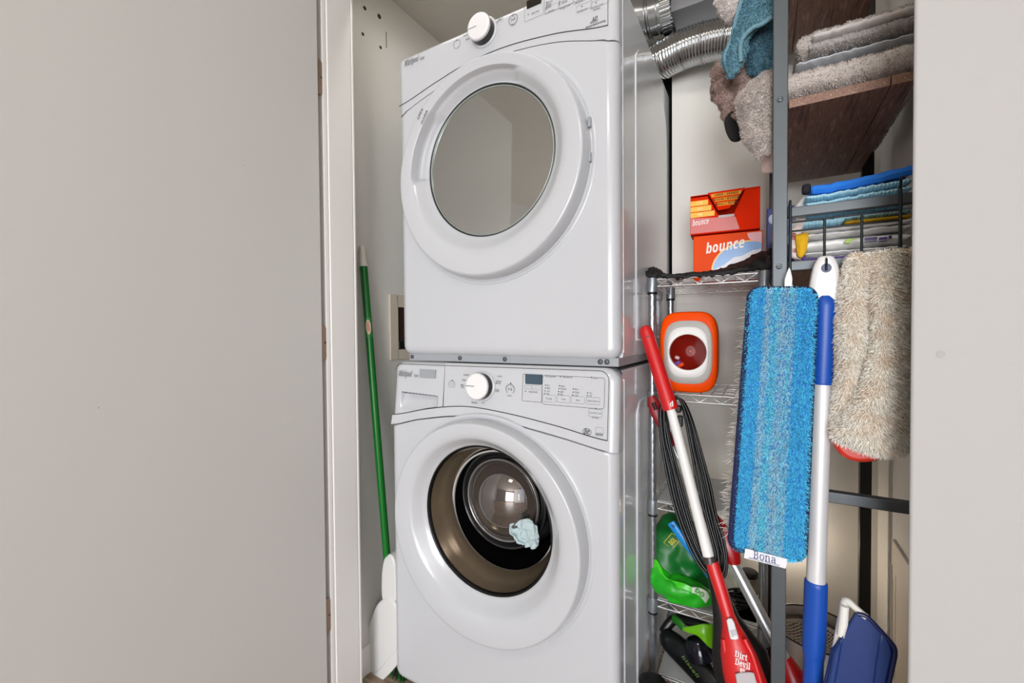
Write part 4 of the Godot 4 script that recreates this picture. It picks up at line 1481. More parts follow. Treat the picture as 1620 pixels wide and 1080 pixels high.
	for k in 3:
		var y := bh * (0.78 - 0.145 * k)
		g = Geo.new()
		g.box(Vector3(0.0005, y - 0.0068, -0.0005), Vector3(m0 + 0.001 + 0.008 * k, y + 0.0068, 0.0006), 0.0001, 1, turn)
		obj("yellow_band", g, mat(0.96, 0.74, 0.15, 0.35), bo)
		letter("size_words", ["LG", "MD", "SM"][k], turn * Vector3(m0 * 0.55, y, 0.0008), bx, Vector3.UP, 0.006, mat(0.98, 0.93, 0.75, 0.4), bo, 0.012)
	g = Geo.new()
	g.slab([Vector2(0.001, 0.003), Vector2(bw * 0.72, 0.003), Vector2(bw * 0.66, mb - 0.002), Vector2(0.001, bh * 0.42)], -0.001, 0.0006, 0.0001, 1, turn)
	obj("printed_blush", g, mat(0.84, 0.42, 0.4, 0.3), bo)
	letter("maker_word", "bounce", turn * Vector3(bw * 0.155, bh * 0.30, 0.0010), bx + Vector3(0, 0.06, 0), Vector3.UP, 0.016, mat(0.96, 0.88, 0.86, 0.4), bo, bw * 0.24, "Droid Sans", true, 0.2)
	# blue box beyond the post
	g = Geo.new()
	a = at(1213, 330, -1.27)
	g.box(Vector3(a.x, 1.1795, -1.36), Vector3(a.x + 0.062, a.y, -1.27), 0.002)
	t = thing("blue_carton", "dark blue carton behind the grey upright, between the orange boxes and the folded cloths", "box", Vector3(a.x + 0.03, 1.1795, -1.31))
	obj("carton", g, mat(0.05, 0.16, 0.48, 0.35), t)
	g = Geo.new()
	g.slab(squircle(a.x + 0.012, a.y - 0.028, 0.008, 0.012, 2.0, 20), -1.272, -1.2695, 0.0002, 1)
	obj("printed_swirl", g, mat(0.75, 0.8, 0.88, 0.35), t)
	# black mesh laundry bag along the front of the top shelf
	var rows := []
	for r in [[[[1020, 428], [1034, 425], [1056, 438], [1090, 434], [1130, 430], [1165, 418], [1200, 402], [1222, 392]], -1.225], [[[1021, 434], [1036, 430], [1058, 440], [1092, 440], [1132, 436], [1166, 426], [1200, 414], [1222, 408]], -1.165], [[[1022, 437], [1038, 438], [1060, 444], [1095, 446], [1132, 442], [1168, 437], [1200, 432], [1222, 427]], -1.148]]:
		var rr := []
		for q in r[0]:
			var p := at(q[0], q[1], r[1])
			p.y = maxf(p.y, deck + 0.004)
			rr.append(p)
		rows.append(rr)
	g = Geo.new()
	cloth(g, rows, 0.010, 60, 20, 0.006, 60.0, 9)
	var mesh := mat(0.045, 0.045, 0.05, 0.6)
	mesh.heightmap_enabled = true
	mesh.heightmap_texture = weave_tex()
	mesh.heightmap_scale = 0.08
	mesh.uv1_triplanar = true
	mesh.uv1_scale = Vector3.ONE * 22.0
	mesh.albedo_texture = mesh.heightmap_texture
	mesh.albedo_color = Color(0.10, 0.10, 0.11)
	tag(obj("mesh_bag", g, mesh), "black mesh laundry bag bunched along the front of the top wire shelf", "laundry bag")
	g = Geo.new()
	a = at(1065, 431, -1.24)
	g.lathe([Vector2(0, 0), Vector2(0.021, 0), Vector2(0.022, 0.004), Vector2(0.020, 0.010), Vector2(0, 0.0115)], 30, Transform3D(Basis.IDENTITY, Vector3(a.x, deck + 0.002, -1.262)))
	tag(obj("round_lid", g, M.white), "small white round lid lying behind the black mesh bag", "lid")
	build_pod_tub()
	build_lower_rack_things()

func weave_tex() -> ImageTexture:
	var im := Image.create(64, 64, false, Image.FORMAT_RGB8)
	for y in 64:
		for x in 64:
			var q := 0.5 + 0.5 * sin(TAU * (x + y) / 8.0) * sin(TAU * (x - y) / 8.0)
			im.set_pixel(x, y, Color(q, q, q))
	return ImageTexture.create_from_image(im)

func build_pod_tub():
	var deck: float = DECKS[1] + 0.0112
	var c := at(1088, 557, -1.165)
	var rx := 0.0685
	var ry := c.y - deck
	c.y = deck + ry
	var t := thing("pod_tub", "orange plastic detergent tub on its side on the second wire shelf, round window facing out", "tub", Vector3(c.x, deck, -1.22))
	var tf := Transform3D(Basis(Vector3.UP, deg_to_rad(2.0)), Vector3(c.x, c.y, -1.165))
	var n := 64
	var ring := func(kx: float, ky: float, z: float, e: float):
		var o := []
		for p in squircle(0, 0, kx, ky, e, n):
			o.append(tf * Vector3(p.x, p.y, z))
		return o
	var g := Geo.new()
	g.loft([ring.call(rx * 0.86, ry * 0.86, -0.115, 4.0), ring.call(rx * 0.95, ry * 0.95, -0.11, 4.0), ring.call(rx * 0.99, ry * 0.99, -0.09, 4.2), ring.call(rx, ry, -0.02, 4.2), ring.call(rx, ry, -0.012, 4.2), ring.call(rx * 0.985, ry * 0.985, -0.004, 4.2), ring.call(rx * 0.95, ry * 0.955, 0.0, 4.0), ring.call(rx * 0.87, ry * 0.82, 0.002, 3.6), ring.call(rx * 0.82, ry * 0.76, 0.001, 3.4)], true, false)
	obj("body", g, M.orange, t)
	g = Geo.new()
	g.loft([ring.call(rx * 0.835, ry * 0.78, 0.0, 3.4), ring.call(rx * 0.82, ry * 0.765, 0.0032, 3.4), ring.call(rx * 0.71, ry * 0.63, 0.0035, 3.2), ring.call(rx * 0.69, ry * 0.60, 0.0025, 3.0)], false, false)
	obj("grey_band", g, mat(0.66, 0.65, 0.63, 0.4), t)
	g = Geo.new()
	g.loft([ring.call(rx * 0.715, ry * 0.625, 0.0015, 3.0), ring.call(rx * 0.70, ry * 0.61, 0.006, 3.0), ring.call(rx * 0.675, ry * 0.52, 0.0072, 2.3), ring.call(0.0444, 0.0455, 0.0072, 2.0), ring.call(0.0435, 0.0448, 0.0055, 2.0), ring.call(0.0435, 0.0448, -0.01, 2.0)], false, false)
	obj("white_rim", g, M.white, t)
	g = Geo.new()
	g.loft([ring.call(0.0435, 0.0448, -0.008, 2.0), ring.call(0.044, 0.0455, -0.03, 2.0), ring.call(0.034, 0.033, -0.06, 2.0), ring.call(0.012, 0.014, -0.068, 2.0)], false, true)
	obj("dark_inside", g, mat(0.42, 0.02, 0.01, 0.3), t)
	g = Geo.new()
	g.lathe([Vector2(0.005, 0), Vector2(0.005, 0.003), Vector2(0.002, 0.004), Vector2(0, 0.003)], 18, tf * Transform3D(Basis(Vector3.RIGHT, Vector3.BACK, Vector3.DOWN), Vector3(0, 0, -0.066)))
	obj("moulding_mark", g, mat(0.75, 0.5, 0.42, 0.3), t)
	g = Geo.new()
	g.lathe([Vector2(0.0437, -0.001), Vector2(0.02, 0.0002), Vector2(0, 0.0008)], 40, tf * Transform3D(Basis(Vector3.RIGHT, Vector3.BACK * 1.0, Vector3.DOWN * 1.03), Vector3(0, 0, 0.0045)))
	var pane := StandardMaterial3D.new()
	pane.metallic_specular = 0.12
	pane.albedo_color = Color(0.9, 0.2, 0.1, 0.12)
	pane.transparency = BaseMaterial3D.TRANSPARENCY_ALPHA
	pane.roughness = 0.05
	obj("window_pane", g, pane, t)
	for q in [[-0.018, -0.026, "blue and white detergent pod inside the orange tub window, left one", Color(0.2, 0.25, 0.6)], [-0.010, -0.030, "orange detergent pod at the bottom of the orange tub window", Color(0.85, 0.25, 0.06)]]:
		g = Geo.new()
		g.box(Vector3(-0.009, -0.006, -0.009), Vector3(0.009, 0.006, 0.009), 0.0055, 3, tf * Transform3D(Basis(Vector3.BACK, 0.5), Vector3(q[0] - 0.008, q[1] - 0.003, -0.018)))
		tag(obj("detergent_pod", g, mat(q[3].r, q[3].g, q[3].b, 0.2)), q[2], "detergent pod", "detergent pods in the orange tub")
	g = Geo.new()
	g.box(Vector3(-0.006, -0.004, -0.006), Vector3(0.006, 0.005, 0.006), 0.0035, 3, tf * Transform3D(Basis(Vector3.BACK, -0.4), Vector3(-0.027, -0.0155, -0.018)))
	tag(obj("detergent_pod", g, mat(0.8, 0.75, 0.78, 0.2)), "pale detergent pod on top of the blue one in the orange tub", "detergent pod", "detergent pods in the orange tub")

# a lumpy bag or bundle: stack of outline rings between two outlines
func bundle(rows: Array, thick: float, m: Material, sd: int, rough := 0.012, nu := 44, nv := 44, freq := 26.0) -> Geo:
	var g := Geo.new()
	cloth(g, rows, thick, nu, nv, rough, freq, sd)
	return g

func quilt(spec: Array) -> Array:
	var rows := []
	for r in spec:
		var rr := []
		for q in r:
			rr.append(at(q[0], q[1], q[2]))
		rows.append(rr)
	return rows

func build_lower_rack_things():
	# dark green bag, standing folded
	var deck: float = DECKS[3] + 0.0115
	var gm := mat(0.02, 0.40, 0.14, 0.42)
	var rows := quilt([
		[[1054, 822, -1.25], [1062, 818, -1.25], [1075, 822, -1.26], [1090, 830, -1.27], [1105, 842, -1.28]],
		[[1042, 840, -1.21], [1058, 838, -1.20], [1078, 842, -1.21], [1098, 852, -1.23], [1118, 862, -1.26]],
		[[1036, 870, -1.18], [1054, 868, -1.175], [1078, 872, -1.185], [1104, 882, -1.20], [1126, 892, -1.23]],
		[[1035, 900, -1.175], [1054, 900, -1.17], [1078, 908, -1.18], [1104, 918, -1.195], [1128, 930, -1.21]],
		[[1036, 915, -1.19], [1056, 918, -1.18], [1080, 926, -1.18], [1106, 938, -1.19], [1130, 948, -1.20]]])
	var t := thing("shopping_bag", "dark green reusable bag with yellow lettering standing on the fourth wire shelf", "bag", Vector3(-0.16, deck, -1.23))
	var g := bundle(rows, 0.03, gm, 3, 0.016, 44, 44, 13.0)
	g.warp(func(p): return Vector3(p.x, maxf(p.y, deck), p.z))
	obj("bag_body", g, gm, t)
	var yel := mat(0.85, 0.8, 0.1, 0.5)
	var c := at(1064, 856, -1.172)
	var al := (at(1070, 850, -1.172) - at(1058, 861, -1.172)).normalized()
	var nrm := (EYE - c).normalized()
	letter("bag_word", "DOL", c + nrm * 0.004, al, Vector3(-al.y, al.x, 0), 0.012, yel, t, 0.020, "Droid Sans", true)
	g = Geo.new()
	var fr := []
	for q in [[1050, 858], [1064, 868], [1077, 852], [1063, 843]]:
		fr.append(at(q[0], q[1], -1.172) + nrm * 0.004)
	ribbon(g, fr, 0.0014, true)
	obj("printed_frame", g, yel, t)
	# bright green bag lying in front of it
	var lm := mat(0.12, 0.66, 0.10, 0.4)
	rows = quilt([
		[[1032, 886, -1.165], [1042, 892, -1.165], [1058, 908, -1.17], [1080, 914, -1.17], [1104, 926, -1.175], [1126, 938, -1.18]],
		[[1033, 912, -1.15], [1046, 920, -1.14], [1062, 930, -1.13], [1084, 934, -1.13], [1106, 940, -1.14], [1126, 948, -1.16]],
		[[1038, 930, -1.155], [1052, 938, -1.145], [1068, 946, -1.14], [1088, 950, -1.145], [1106, 953, -1.15], [1124, 954, -1.165]]])
	t = thing("shopping_bag", "bright lime green bag with white lettering lying in front of the dark green bag", "bag", Vector3(-0.17, deck, -1.16))
	g = bundle(rows, 0.022, lm, 5, 0.010, 44, 44, 16.0)
	g.warp(func(p): return Vector3(p.x, maxf(p.y, deck), p.z))
	obj("bag_body", g, lm, t)
	rows = quilt([
		[[1031, 890, -1.152], [1038, 884, -1.150], [1046, 896, -1.145], [1056, 914, -1.135], [1082, 922, -1.128], [1098, 930, -1.13]],
		[[1034, 900, -1.15], [1041, 897, -1.146], [1048, 914, -1.138], [1060, 926, -1.128], [1082, 932, -1.122], [1096, 938, -1.126]]])
	g = bundle(rows, 0.006, lm, 8, 0.002)
	var strap := obj("bag_strap", g, mat(0.24, 0.78, 0.08, 0.35), t)
	rows = quilt([
		[[1094, 928, -1.124], [1106, 929, -1.122], [1118, 935, -1.124], [1122, 944, -1.13]],
		[[1094, 937, -1.122], [1104, 940, -1.120], [1110, 946, -1.121], [1116, 954, -1.126]]])
	g = bundle(rows, 0.005, lm, 8, 0.001)
	obj("printed_patch", g, mat(0.78, 0.85, 0.76, 0.45), t)
	c = at(1107, 938, -1.116)
	letter("bag_word", "DO", c + (EYE - c).normalized() * 0.004, Vector3(0.6, -0.35, 0), Vector3(0.5, 0.8, 0), 0.012, mat(0.2, 0.6, 0.15, 0.5), t, 0.02, "Droid Sans", true)
	g = Geo.new()
	var a := at(1061, 826, -1.145)
	var b := at(1122, 912, -1.14)
	g.tube([a, a.lerp(b, 0.02), a.lerp(b, 0.4), a.lerp(b, 0.75), b], [0.008, 0.0105, 0.0095, 0.007, 0.0065], 14, true, 0.5)
	t = thing("plastic_strip", "flat light blue plastic handle slanting across the dark green bag", "handle", (a + b) / 2)
	obj("strip", g, mat(0.1, 0.55, 0.85, 0.3), t)
	g = Geo.new()
	var d := (b - a).normalized()
	var fx := (EYE - a).normalized()
	g.tube([a + d * 0.006 + fx * 0.0045, a + d * 0.014 + fx * 0.005], 0.0035, 10)
	obj("hanging_slot", g, mat(0.05, 0.35, 0.6, 0.4), t)
	# things at the right end of the fourth shelf
	g = Geo.new()
	a = Vector3(-0.028, deck, -1.30)
	t = thing("glass_jar", "small clear jar with a black lid at the right end of the fourth wire shelf", "jar", a)
	g.lathe([Vector2(0, 0), Vector2(0.02, 0), Vector2(0.0225, 0.004), Vector2(0.0225, 0.04), Vector2(0.018, 0.045)], 24, Transform3D(Basis.IDENTITY, a))
	obj("jar_body", g, mat(0.5, 0.47, 0.42, 0.12, 0.1), t)
	g = Geo.new()
	g.lathe([Vector2(0.02, 0.044), Vector2(0.021, 0.046), Vector2(0.021, 0.056), Vector2(0.018, 0.058), Vector2(0, 0.058)], 24, Transform3D(Basis.IDENTITY, a))
	obj("jar_lid", g, M.black, t)
	g = Geo.new()
	for k in 5:
		var pts := []
		for s in 26:
			var q := TAU * s / 25.0 * 1.6 + k
			pts.append(Vector3(-0.052 + cos(q) * (0.02 + 0.003 * k), deck + 0.006 + 0.006 * k + 0.004 * sin(q * 2 + k), -1.215 + sin(q) * 0.026))
		g.tube(curve(pts, 3), 0.0026, 7)
	tag(obj("cable_coil", g, M.black), "coiled black cable on the fourth wire shelf behind the leaning pole", "cable")
	rows = quilt([[[1160, 950, -1.30], [1180, 958, -1.29], [1205, 965, -1.28]], [[1165, 972, -1.22], [1186, 978, -1.22], [1206, 985, -1.22]], [[1170, 992, -1.17], [1188, 998, -1.17], [1206, 1003, -1.17]]])
	g = bundle(rows, 0.012, gm, 12, 0.006)
	g.warp(func(p): return Vector3(minf(p.x, -0.010), maxf(p.y, deck), p.z))
	tag(obj("grey_cloth", g, mat(0.5, 0.52, 0.5, 0.8)), "grey folded cloth lying at the right end of the fourth wire shelf", "cloth")
	build_hand_vacuum()

func build_hand_vacuum():
	var deck: float = DECKS[4] + 0.0115
	var t := thing("hand_vacuum", "black and lime green hand vacuum with clear cup, lying on the lowest wire shelf", "hand vacuum", Vector3(-0.12, deck, -1.17))
	# long dark body running down to the right
	var pts := []
	for q in [[1047, 1003, -1.19], [1058, 1012, -1.18], [1078, 1030, -1.16], [1100, 1052, -1.14], [1125, 1078, -1.12], [1140, 1095, -1.11]]:
		pts.append(at(q[0], q[1], q[2]))
	var g := Geo.new()
	g.tube(curve(pts, 6), [0.012, 0.016, 0.02, 0.023, 0.026, 0.028, 0.029, 0.03, 0.031, 0.032, 0.033, 0.033, 0.034, 0.034, 0.034, 0.034, 0.034, 0.034, 0.034, 0.034, 0.034, 0.034, 0.034, 0.034, 0.034, 0.034, 0.034, 0.034, 0.034, 0.034, 0.034], 20, true, 0.75)
	g.warp(func(p): return Vector3(p.x, maxf(p.y, deck), p.z))
	obj("body", g, mat(0.045, 0.055, 0.06, 0.3), t)
	pts = []
	for q in [[1050, 1000, -1.19], [1060, 985, -1.20], [1072, 978, -1.21], [1095, 984, -1.2], [1118, 992, -1.19], [1134, 1008, -1.17]]:
		pts.append(at(q[0], q[1], q[2]))
	g = Geo.new()
	g.tube(curve(pts, 6), 0.013, 14, true, 0.9)
	obj("grip", g, mat(0.05, 0.055, 0.06, 0.35), t)
	g = Geo.new()
	g.tube(curve([at(1066, 978, -1.175), at(1074, 984, -1.165), at(1082, 993, -1.16)], 5), 0.0115, 12, true, 0.6)
	obj("green_insert", g, mat(0.1, 0.40, 0.06, 0.3), t)
	# clear cup
	var a := at(1086, 1010, -1.15)
	var b := at(1114, 1030, -1.14)
	var q := (b - a).normalized()
	var tf := Transform3D(Basis(q.cross(Vector3.BACK).normalized(), q, Vector3.BACK).orthonormalized(), at(1098, 1006, -1.145))
	a = at(1100, 1008, -1.145)
	b = at(1112, 1044, -1.135)
	g = Geo.new()
	g.tube([a, a.lerp(b, 0.06), a.lerp(b, 0.5), a.lerp(b, 0.92), b], [0.020, 0.029, 0.033, 0.033, 0.028], 28)
	obj("dust_cup", g, mat(0.1, 0.1, 0.14, 0.08, 0.35), t)
	var lime := mat(0.40, 0.68, 0.04, 0.3)
	g = Geo.new()
	var rows := quilt([
		[[1079, 993, -1.118], [1096, 990, -1.112], [1112, 986, -1.112], [1128, 988, -1.118]],
		[[1084, 998, -1.112], [1100, 997, -1.106], [1114, 1001, -1.104], [1128, 1004, -1.112]],
		[[1104, 999, -1.110], [1112, 1010, -1.104], [1120, 1022, -1.104], [1126, 1026, -1.110]]])
	cloth(g, rows, 0.008, 24, 24, 0.0, 10.0, 2)
	obj("green_cover", g, lime, t)
	c_word("hand_word", "bissell", at(1092, 1054, -1.1), t)
	g = Geo.new()
	a = at(1131, 1062, -1.095)
	g.slab([Vector2(-0.006, 0.012), Vector2(-0.004, 0.006), Vector2(0.006, -0.018), Vector2(0.006, -0.008), Vector2(0.0, 0.014)], -0.002, 0.001, 0.0004, 1, Transform3D(Basis.IDENTITY, a))
	obj("white_flash", g, M.white, t)

func c_word(called: String, s: String, p: Vector3, t: Node3D):
	var al := at(1105, 1076, -1.1) - at(1080, 1042, -1.1)
	letter(called, s, p + (EYE - p).normalized() * 0.012, al, Vector3(-al.y, al.x, 0), 0.008, mat(0.35, 0.45, 0.2, 0.5), t, 0.05)


# ---------------------------------------------------------------- grey metal and wood shelf
const UX0 := 0.0158
const UX1 := 0.238
const UZ0 := -0.932
const UZ1 := -1.40

func build_metal_shelf():
	var t := thing("shelf_unit", "tall grey metal shelf unit with dark wooden shelves at the right of the closet", "shelf unit", Vector3((UX0 + UX1) / 2, 0, (UZ0 + UZ1) / 2))
	var w := 0.0235
	for x in [UX0, UX1 - w]:
		for z in [UZ0, UZ1]:
			var g := Geo.new()
			var zz: float = z - w if z == UZ0 else z + w
			g.box(Vector3(x, 0, z), Vector3(x + w, 1.95, zz), 0.0018)
			var p := obj("upright", g, M.frame if z == UZ0 else mat(0.06, 0.062, 0.066, 0.4), t)  # rear uprights: same frame metal, coloured near black for the shade there
			if z == UZ0:
				for h in [1.470, 1.168]:
					var m := Vector3(x + w / 2 - 0.001, h, UZ0)
					g = Geo.new()
					g.lathe([Vector2(0.005, -0.001), Vector2(0.005, 0.0012), Vector2(0.0035, 0.0022), Vector2(0.0022, 0.0022), Vector2(0.0018, 0.0006), Vector2(0, 0.0006)], 16, Transform3D(Basis(Vector3.RIGHT, Vector3.BACK, Vector3.DOWN), m))
					obj("bolt", g, mat(0.45, 0.48, 0.5, 0.3, 0.8), p)
	# rails: deck frames, guard bars and the low tie bar
	for q in [[0.757, 0.0095, true], [1.168, 0.0085, true], [1.265, 0.0085, false], [1.468, 0.0, false], [1.82, 0.0, false]]:
		var h: float = q[0]
		var r: float = q[1]
		if r == 0.0: continue
		var g := Geo.new()
		g.box(Vector3(UX0 + w, h - r, UZ0 - 0.003), Vector3(UX1 - w, h + r, UZ0 - 0.020), 0.0015)
		obj("front_rail", g, M.frame, t)
		if h < 1.0: continue
		g = Geo.new()
		for x in [UX0 + 0.003, UX1 - 0.020]:
			g.box(Vector3(x, h - r, UZ0 - w), Vector3(x + 0.017, h + r, UZ1 + w), 0.0015)
		obj("side_rail", g, M.frame, t)
		if h > 1.0:
			g = Geo.new()
			g.box(Vector3(UX0 + w, h - r, UZ1 + 0.003), Vector3(UX1 - w, h + r, UZ1 + 0.020), 0.0015)
			obj("back_rail", g, M.frame, t)
	for h in [1.4585, 1.80]:
		for k in 2:
			var g := Geo.new()
			var xa := UX0 + 0.024 if h < 1.0 else UX0 + 0.0005
			var mid := (UX0 + UX1) / 2 - (0.06 if h > 1.6 else -0.055)
			var lo: float = xa if k == 0 else mid + 0.0006
			var hi: float = mid - 0.0006 if k == 0 else UX1 - 0.0005
			g.box(Vector3(maxf(lo, UX0 + w + 0.001) if k == 0 else lo, h - 0.008, UZ0 - 0.001), Vector3(minf(hi, UX1 - w - 0.001) if k == 1 else hi, h + 0.008, UZ1 + 0.001), 0.0015)
			obj("shelf_board", g, M.wood, t)
	var g := Geo.new()
	g.box(Vector3(UX0 + w + 0.001, 1.163, UZ0 - 0.021), Vector3(UX1 - w - 0.001, 1.178, UZ1 + 0.021), 0.0015)
	obj("shelf_board", g, M.wood, t)

# soft folded stack: layers with rounded fronts
func folded(lo: Vector3, hi: Vector3, layers: int, sd: int, sag := 0.004, turn := 0.0) -> Geo:
	var g := Geo.new()
	var n := FastNoiseLite.new()
	n.seed = sd
	n.frequency = 9.0
	var h := (hi.y - lo.y) / layers
	for k in layers:
		var s := g.v.size()
		var a := Vector3(lo.x, lo.y + h * k, lo.z + 0.003 * sin(k * 2.1 + sd))
		var b := Vector3(hi.x, lo.y + h * (k + 1), hi.z - 0.004 * sin(k * 1.7 + sd) - (0.0 if k % 2 else 0.003))
		# cross-section ring along z, swept along x
		g.grid(28, 26, func(u, v):
			var q: float = TAU * u
			var cx := cos(q)
			var sy := sin(q)
			var r := pow(pow(absf(cx), 8) + pow(absf(sy), 2.6), -0.125) if false else pow(pow(absf(cx), 3.0) + pow(absf(sy), 3.0), -1.0 / 3.0)
			var e: float = minf(1.0, minf(v, 1 - v) * 14.0)
			var rim := 0.25 + 0.75 * sqrt(maxf(0.0, 1 - (1 - e) * (1 - e)))
			var x: float = lerpf(a.x, b.x, v)
			return Vector3(x, (a.y + b.y) / 2 + sy * r * h * 0.5 * rim, (a.z + b.z) / 2 - cx * r * absf(b.z - a.z) * 0.5), true)
		g.fan(range(28).map(func(m): return g.v[s + m]), false)
		g.fan(range(28).map(func(m): return g.v[s + 26 * 28 + m]), true)
	var c := (lo + hi) / 2
	var rot := Basis(Vector3.UP, turn)
	var floor_y := lo.y
	g.warp(func(p):
		var d := n.get_noise_2d(p.x * 10.0, p.z * 4.0) * sag
		var q: Vector3 = c + rot * (p - c)
		return Vector3(q.x, maxf(floor_y, q.y + d), q.z))
	return g

func build_shelf_things():
	var base := 1.1785
	var zf := -0.958
	var x0 := 0.042
	var x1 := 0.212
	var white := relief(mat(0.98, 0.98, 0.98, 0.85), 0.08, 0.06, 22.0)
	var rib := mat(0.72, 0.92, 1.0, 0.85)
	rib.heightmap_enabled = true
	var rt := Image.create(64, 8, false, Image.FORMAT_RGB8)
	for x in 64:
		for y in 8:
			var q := 0.5 + 0.5 * sin(TAU * x / 8.0)
			rt.set_pixel(x, y, Color(q, q, q))
	rib.heightmap_texture = ImageTexture.create_from_image(rt)
	rib.heightmap_scale = 0.15
	rib.uv1_triplanar = true
	rib.uv1_scale = Vector3.ONE * 24.0
	# bottom to top
	var y := base
	var g := folded(Vector3(x0 + 0.024, y, zf - 0.20), Vector3(x1, y + 0.017, zf - 0.004), 2, 1, 0.002)
	var o := obj("folded_cloth", g, white)
	tag(o, "white folded cloth with a purple edge, lowest of the cloths behind the wire guard", "cloth", "folded cleaning cloths")
	g = Geo.new()
	g.tube(curve([Vector3(x0 + 0.026, y + 0.010, zf - 0.006), Vector3(x0 + 0.024, y + 0.003, zf - 0.001), Vector3(x0 + 0.06, y + 0.0016, zf + 0.0), Vector3(x0 + 0.10, y + 0.002, zf + 0.0)], 6), 0.0022, 8)
	obj("purple_hem", g, mat(0.35, 0.25, 0.55, 0.8), o)
	y += 0.0172
	g = folded(Vector3(x0 + 0.020, y, zf - 0.20), Vector3(x1 + 0.004, y + 0.023, zf), 1, 2, 0.002)
	o = obj("cloth_pack", g, mat(0.97, 0.97, 0.96, 0.3))
	tag(o, "white pack with purple print and green leaf mark, second lowest in the cloth pile", "pack", "")
	g = Geo.new()
	var lf := at(1343, 388, zf + 0.0015)
	lf.y = y + 0.0115
	g.slab([Vector2(-0.007, -0.003), Vector2(0.001, -0.0045), Vector2(0.007, 0.002), Vector2(0.008, 0.0042), Vector2(-0.003, 0.0038)], -0.002, 0.0014, 0.0003, 1, Transform3D(Basis.IDENTITY, lf))
	obj("leaf_mark", g, mat(0.6, 0.75, 0.2, 0.4), o)
	g = Geo.new()
	for s in [[1368, 1388, 0.0125, 0.004], [1368, 1388, 0.0075, 0.0016], [1391, 1404, 0.011, 0.004], [1406, 1411, 0.012, 0.005], [1391, 1404, 0.006, 0.0012]]:
		var a := at(s[0], 388, zf + 0.0015)
		var b := at(s[1], 388, zf + 0.0015)
		g.slab(rounded(Vector2(a.x, y + s[2] - s[3] / 2), Vector2(b.x, y + s[2] + s[3] / 2), 0.0004, 1), zf - 0.002, zf + 0.0012, 0.0002, 1)
	obj("purple_print", g, mat(0.33, 0.24, 0.55, 0.4), o)
	y += 0.0232
	g = folded(Vector3(x0 + 0.012, y, zf - 0.21), Vector3(x1 + 0.006, y + 0.021, zf - 0.002), 2, 5, 0.0025)
	tag(obj("folded_cloth", g, white), "plain white folded cloth lying on the pack with purple print", "cloth", "folded cleaning cloths")
	y += 0.0212
	g = folded(Vector3(x0 + 0.085, y - 0.001, zf - 0.2), Vector3(x1 + 0.006, y + 0.0055, zf - 0.002), 1, 6, 0.001)
	tag(obj("folded_cloth", g, mat(0.9, 0.72, 0.12, 0.85)), "thin yellow folded cloth between the white cloths and the pale blue ones", "cloth", "folded cleaning cloths")
	g = folded(Vector3(x0 + 0.004, y, zf - 0.2), Vector3(x0 + 0.084, y + 0.016, zf - 0.003), 1, 7, 0.002)
	var g2 := folded(Vector3(x0 + 0.07, y + 0.006, zf - 0.2), Vector3(x1 + 0.004, y + 0.0165, zf - 0.003), 1, 7, 0.002)
	tag(obj("folded_cloth", merged([g, g2]), rib), "pale blue ribbed folded cloth directly on the yellow one", "cloth", "folded cleaning cloths")
	y += 0.0168
	g = folded(Vector3(x0 + 0.022, y, zf - 0.2), Vector3(x1 - 0.006, y + 0.019, zf - 0.006), 1, 9, 0.002)
	tag(obj("folded_cloth", g, rib), "pale blue ribbed folded cloth just under the grey guard bar", "cloth", "folded cleaning cloths")
	g = folded(Vector3(x1 - 0.004, y - 0.002, zf - 0.16), Vector3(x1 + 0.02, y + 0.02, zf - 0.004), 1, 10, 0.001)
	tag(obj("rolled_cloth", g, white), "white rolled cloth end at the right of the pale blue cloths", "cloth", "")
	y += 0.0192
	var y3 := y
	g = folded(Vector3(x0 + 0.026, y, zf - 0.2), Vector3(x1 + 0.006, y + 0.026, zf - 0.010), 2, 11, 0.003)
	g.warp(func(p): return Vector3(p.x, p.y + maxf(0.0, p.x - 0.1) * 0.06, p.z))
	tag(obj("folded_cloth", g, rib), "pale blue ribbed folded cloth above the grey guard bar, under the bright blue one", "cloth", "folded cleaning cloths")
	y += 0.0262
	var rows := []
	for r in [[0.0, 0.010], [0.5, 0.014], [1.0, 0.006]]:
		var rr := []
		for k in 6:
			var q := k / 5.0
			rr.append(Vector3(lerpf(x0 + 0.034, x1 + 0.01, q), y + r[1] + 0.012 * q * q + 0.0, lerpf(zf - 0.12, zf - 0.012, r[0])))
		rows.append(rr)
	g = Geo.new()
	cloth(g, rows, 0.016, 40, 20, 0.002, 40.0, 4)
	o = obj("microfibre_cloth", g, relief(mat(0.16, 0.52, 0.95, 0.8), 0.2, 0.05, 40.0))
	tag(o, "bright blue rolled cloth with a dark hem on top of the folded cloths", "cloth")
	g = Geo.new()
	g.box(Vector3(x0 + 0.021, y + 0.001, zf - 0.025), Vector3(x0 + 0.035, y + 0.019, zf - 0.008), 0.005, 3)
	obj("dark_hem", g, mat(0.05, 0.06, 0.12, 0.8), o)
	# yellow cloth corner and printed bag at the left of the pile
	rows = quilt([[[1258, 372, -0.962], [1268, 369, -0.958], [1279, 368, -0.962]], [[1260, 388, -0.955], [1268, 388, -0.950], [1277, 386, -0.956]], [[1263, 404, -0.958], [1267, 408, -0.955], [1271, 404, -0.96]]])
	g = Geo.new()
	cloth(g, rows, 0.006, 16, 16, 0.002, 60.0, 3)
	tag(obj("cloth_corner", g, relief(mat(0.93, 0.72, 0.1, 0.85), 0.1, 0.1, 30.0)), "deep yellow cloth corner hanging at the left end of the cloth pile", "cloth")
	rows = quilt([[[1250, 350, -0.975], [1262, 346, -0.972], [1276, 343, -0.975]], [[1250, 380, -0.966], [1257, 380, -0.964], [1264, 380, -0.966]], [[1250, 408, -0.968], [1258, 410, -0.964], [1268, 411, -0.966]]])
	g = Geo.new()
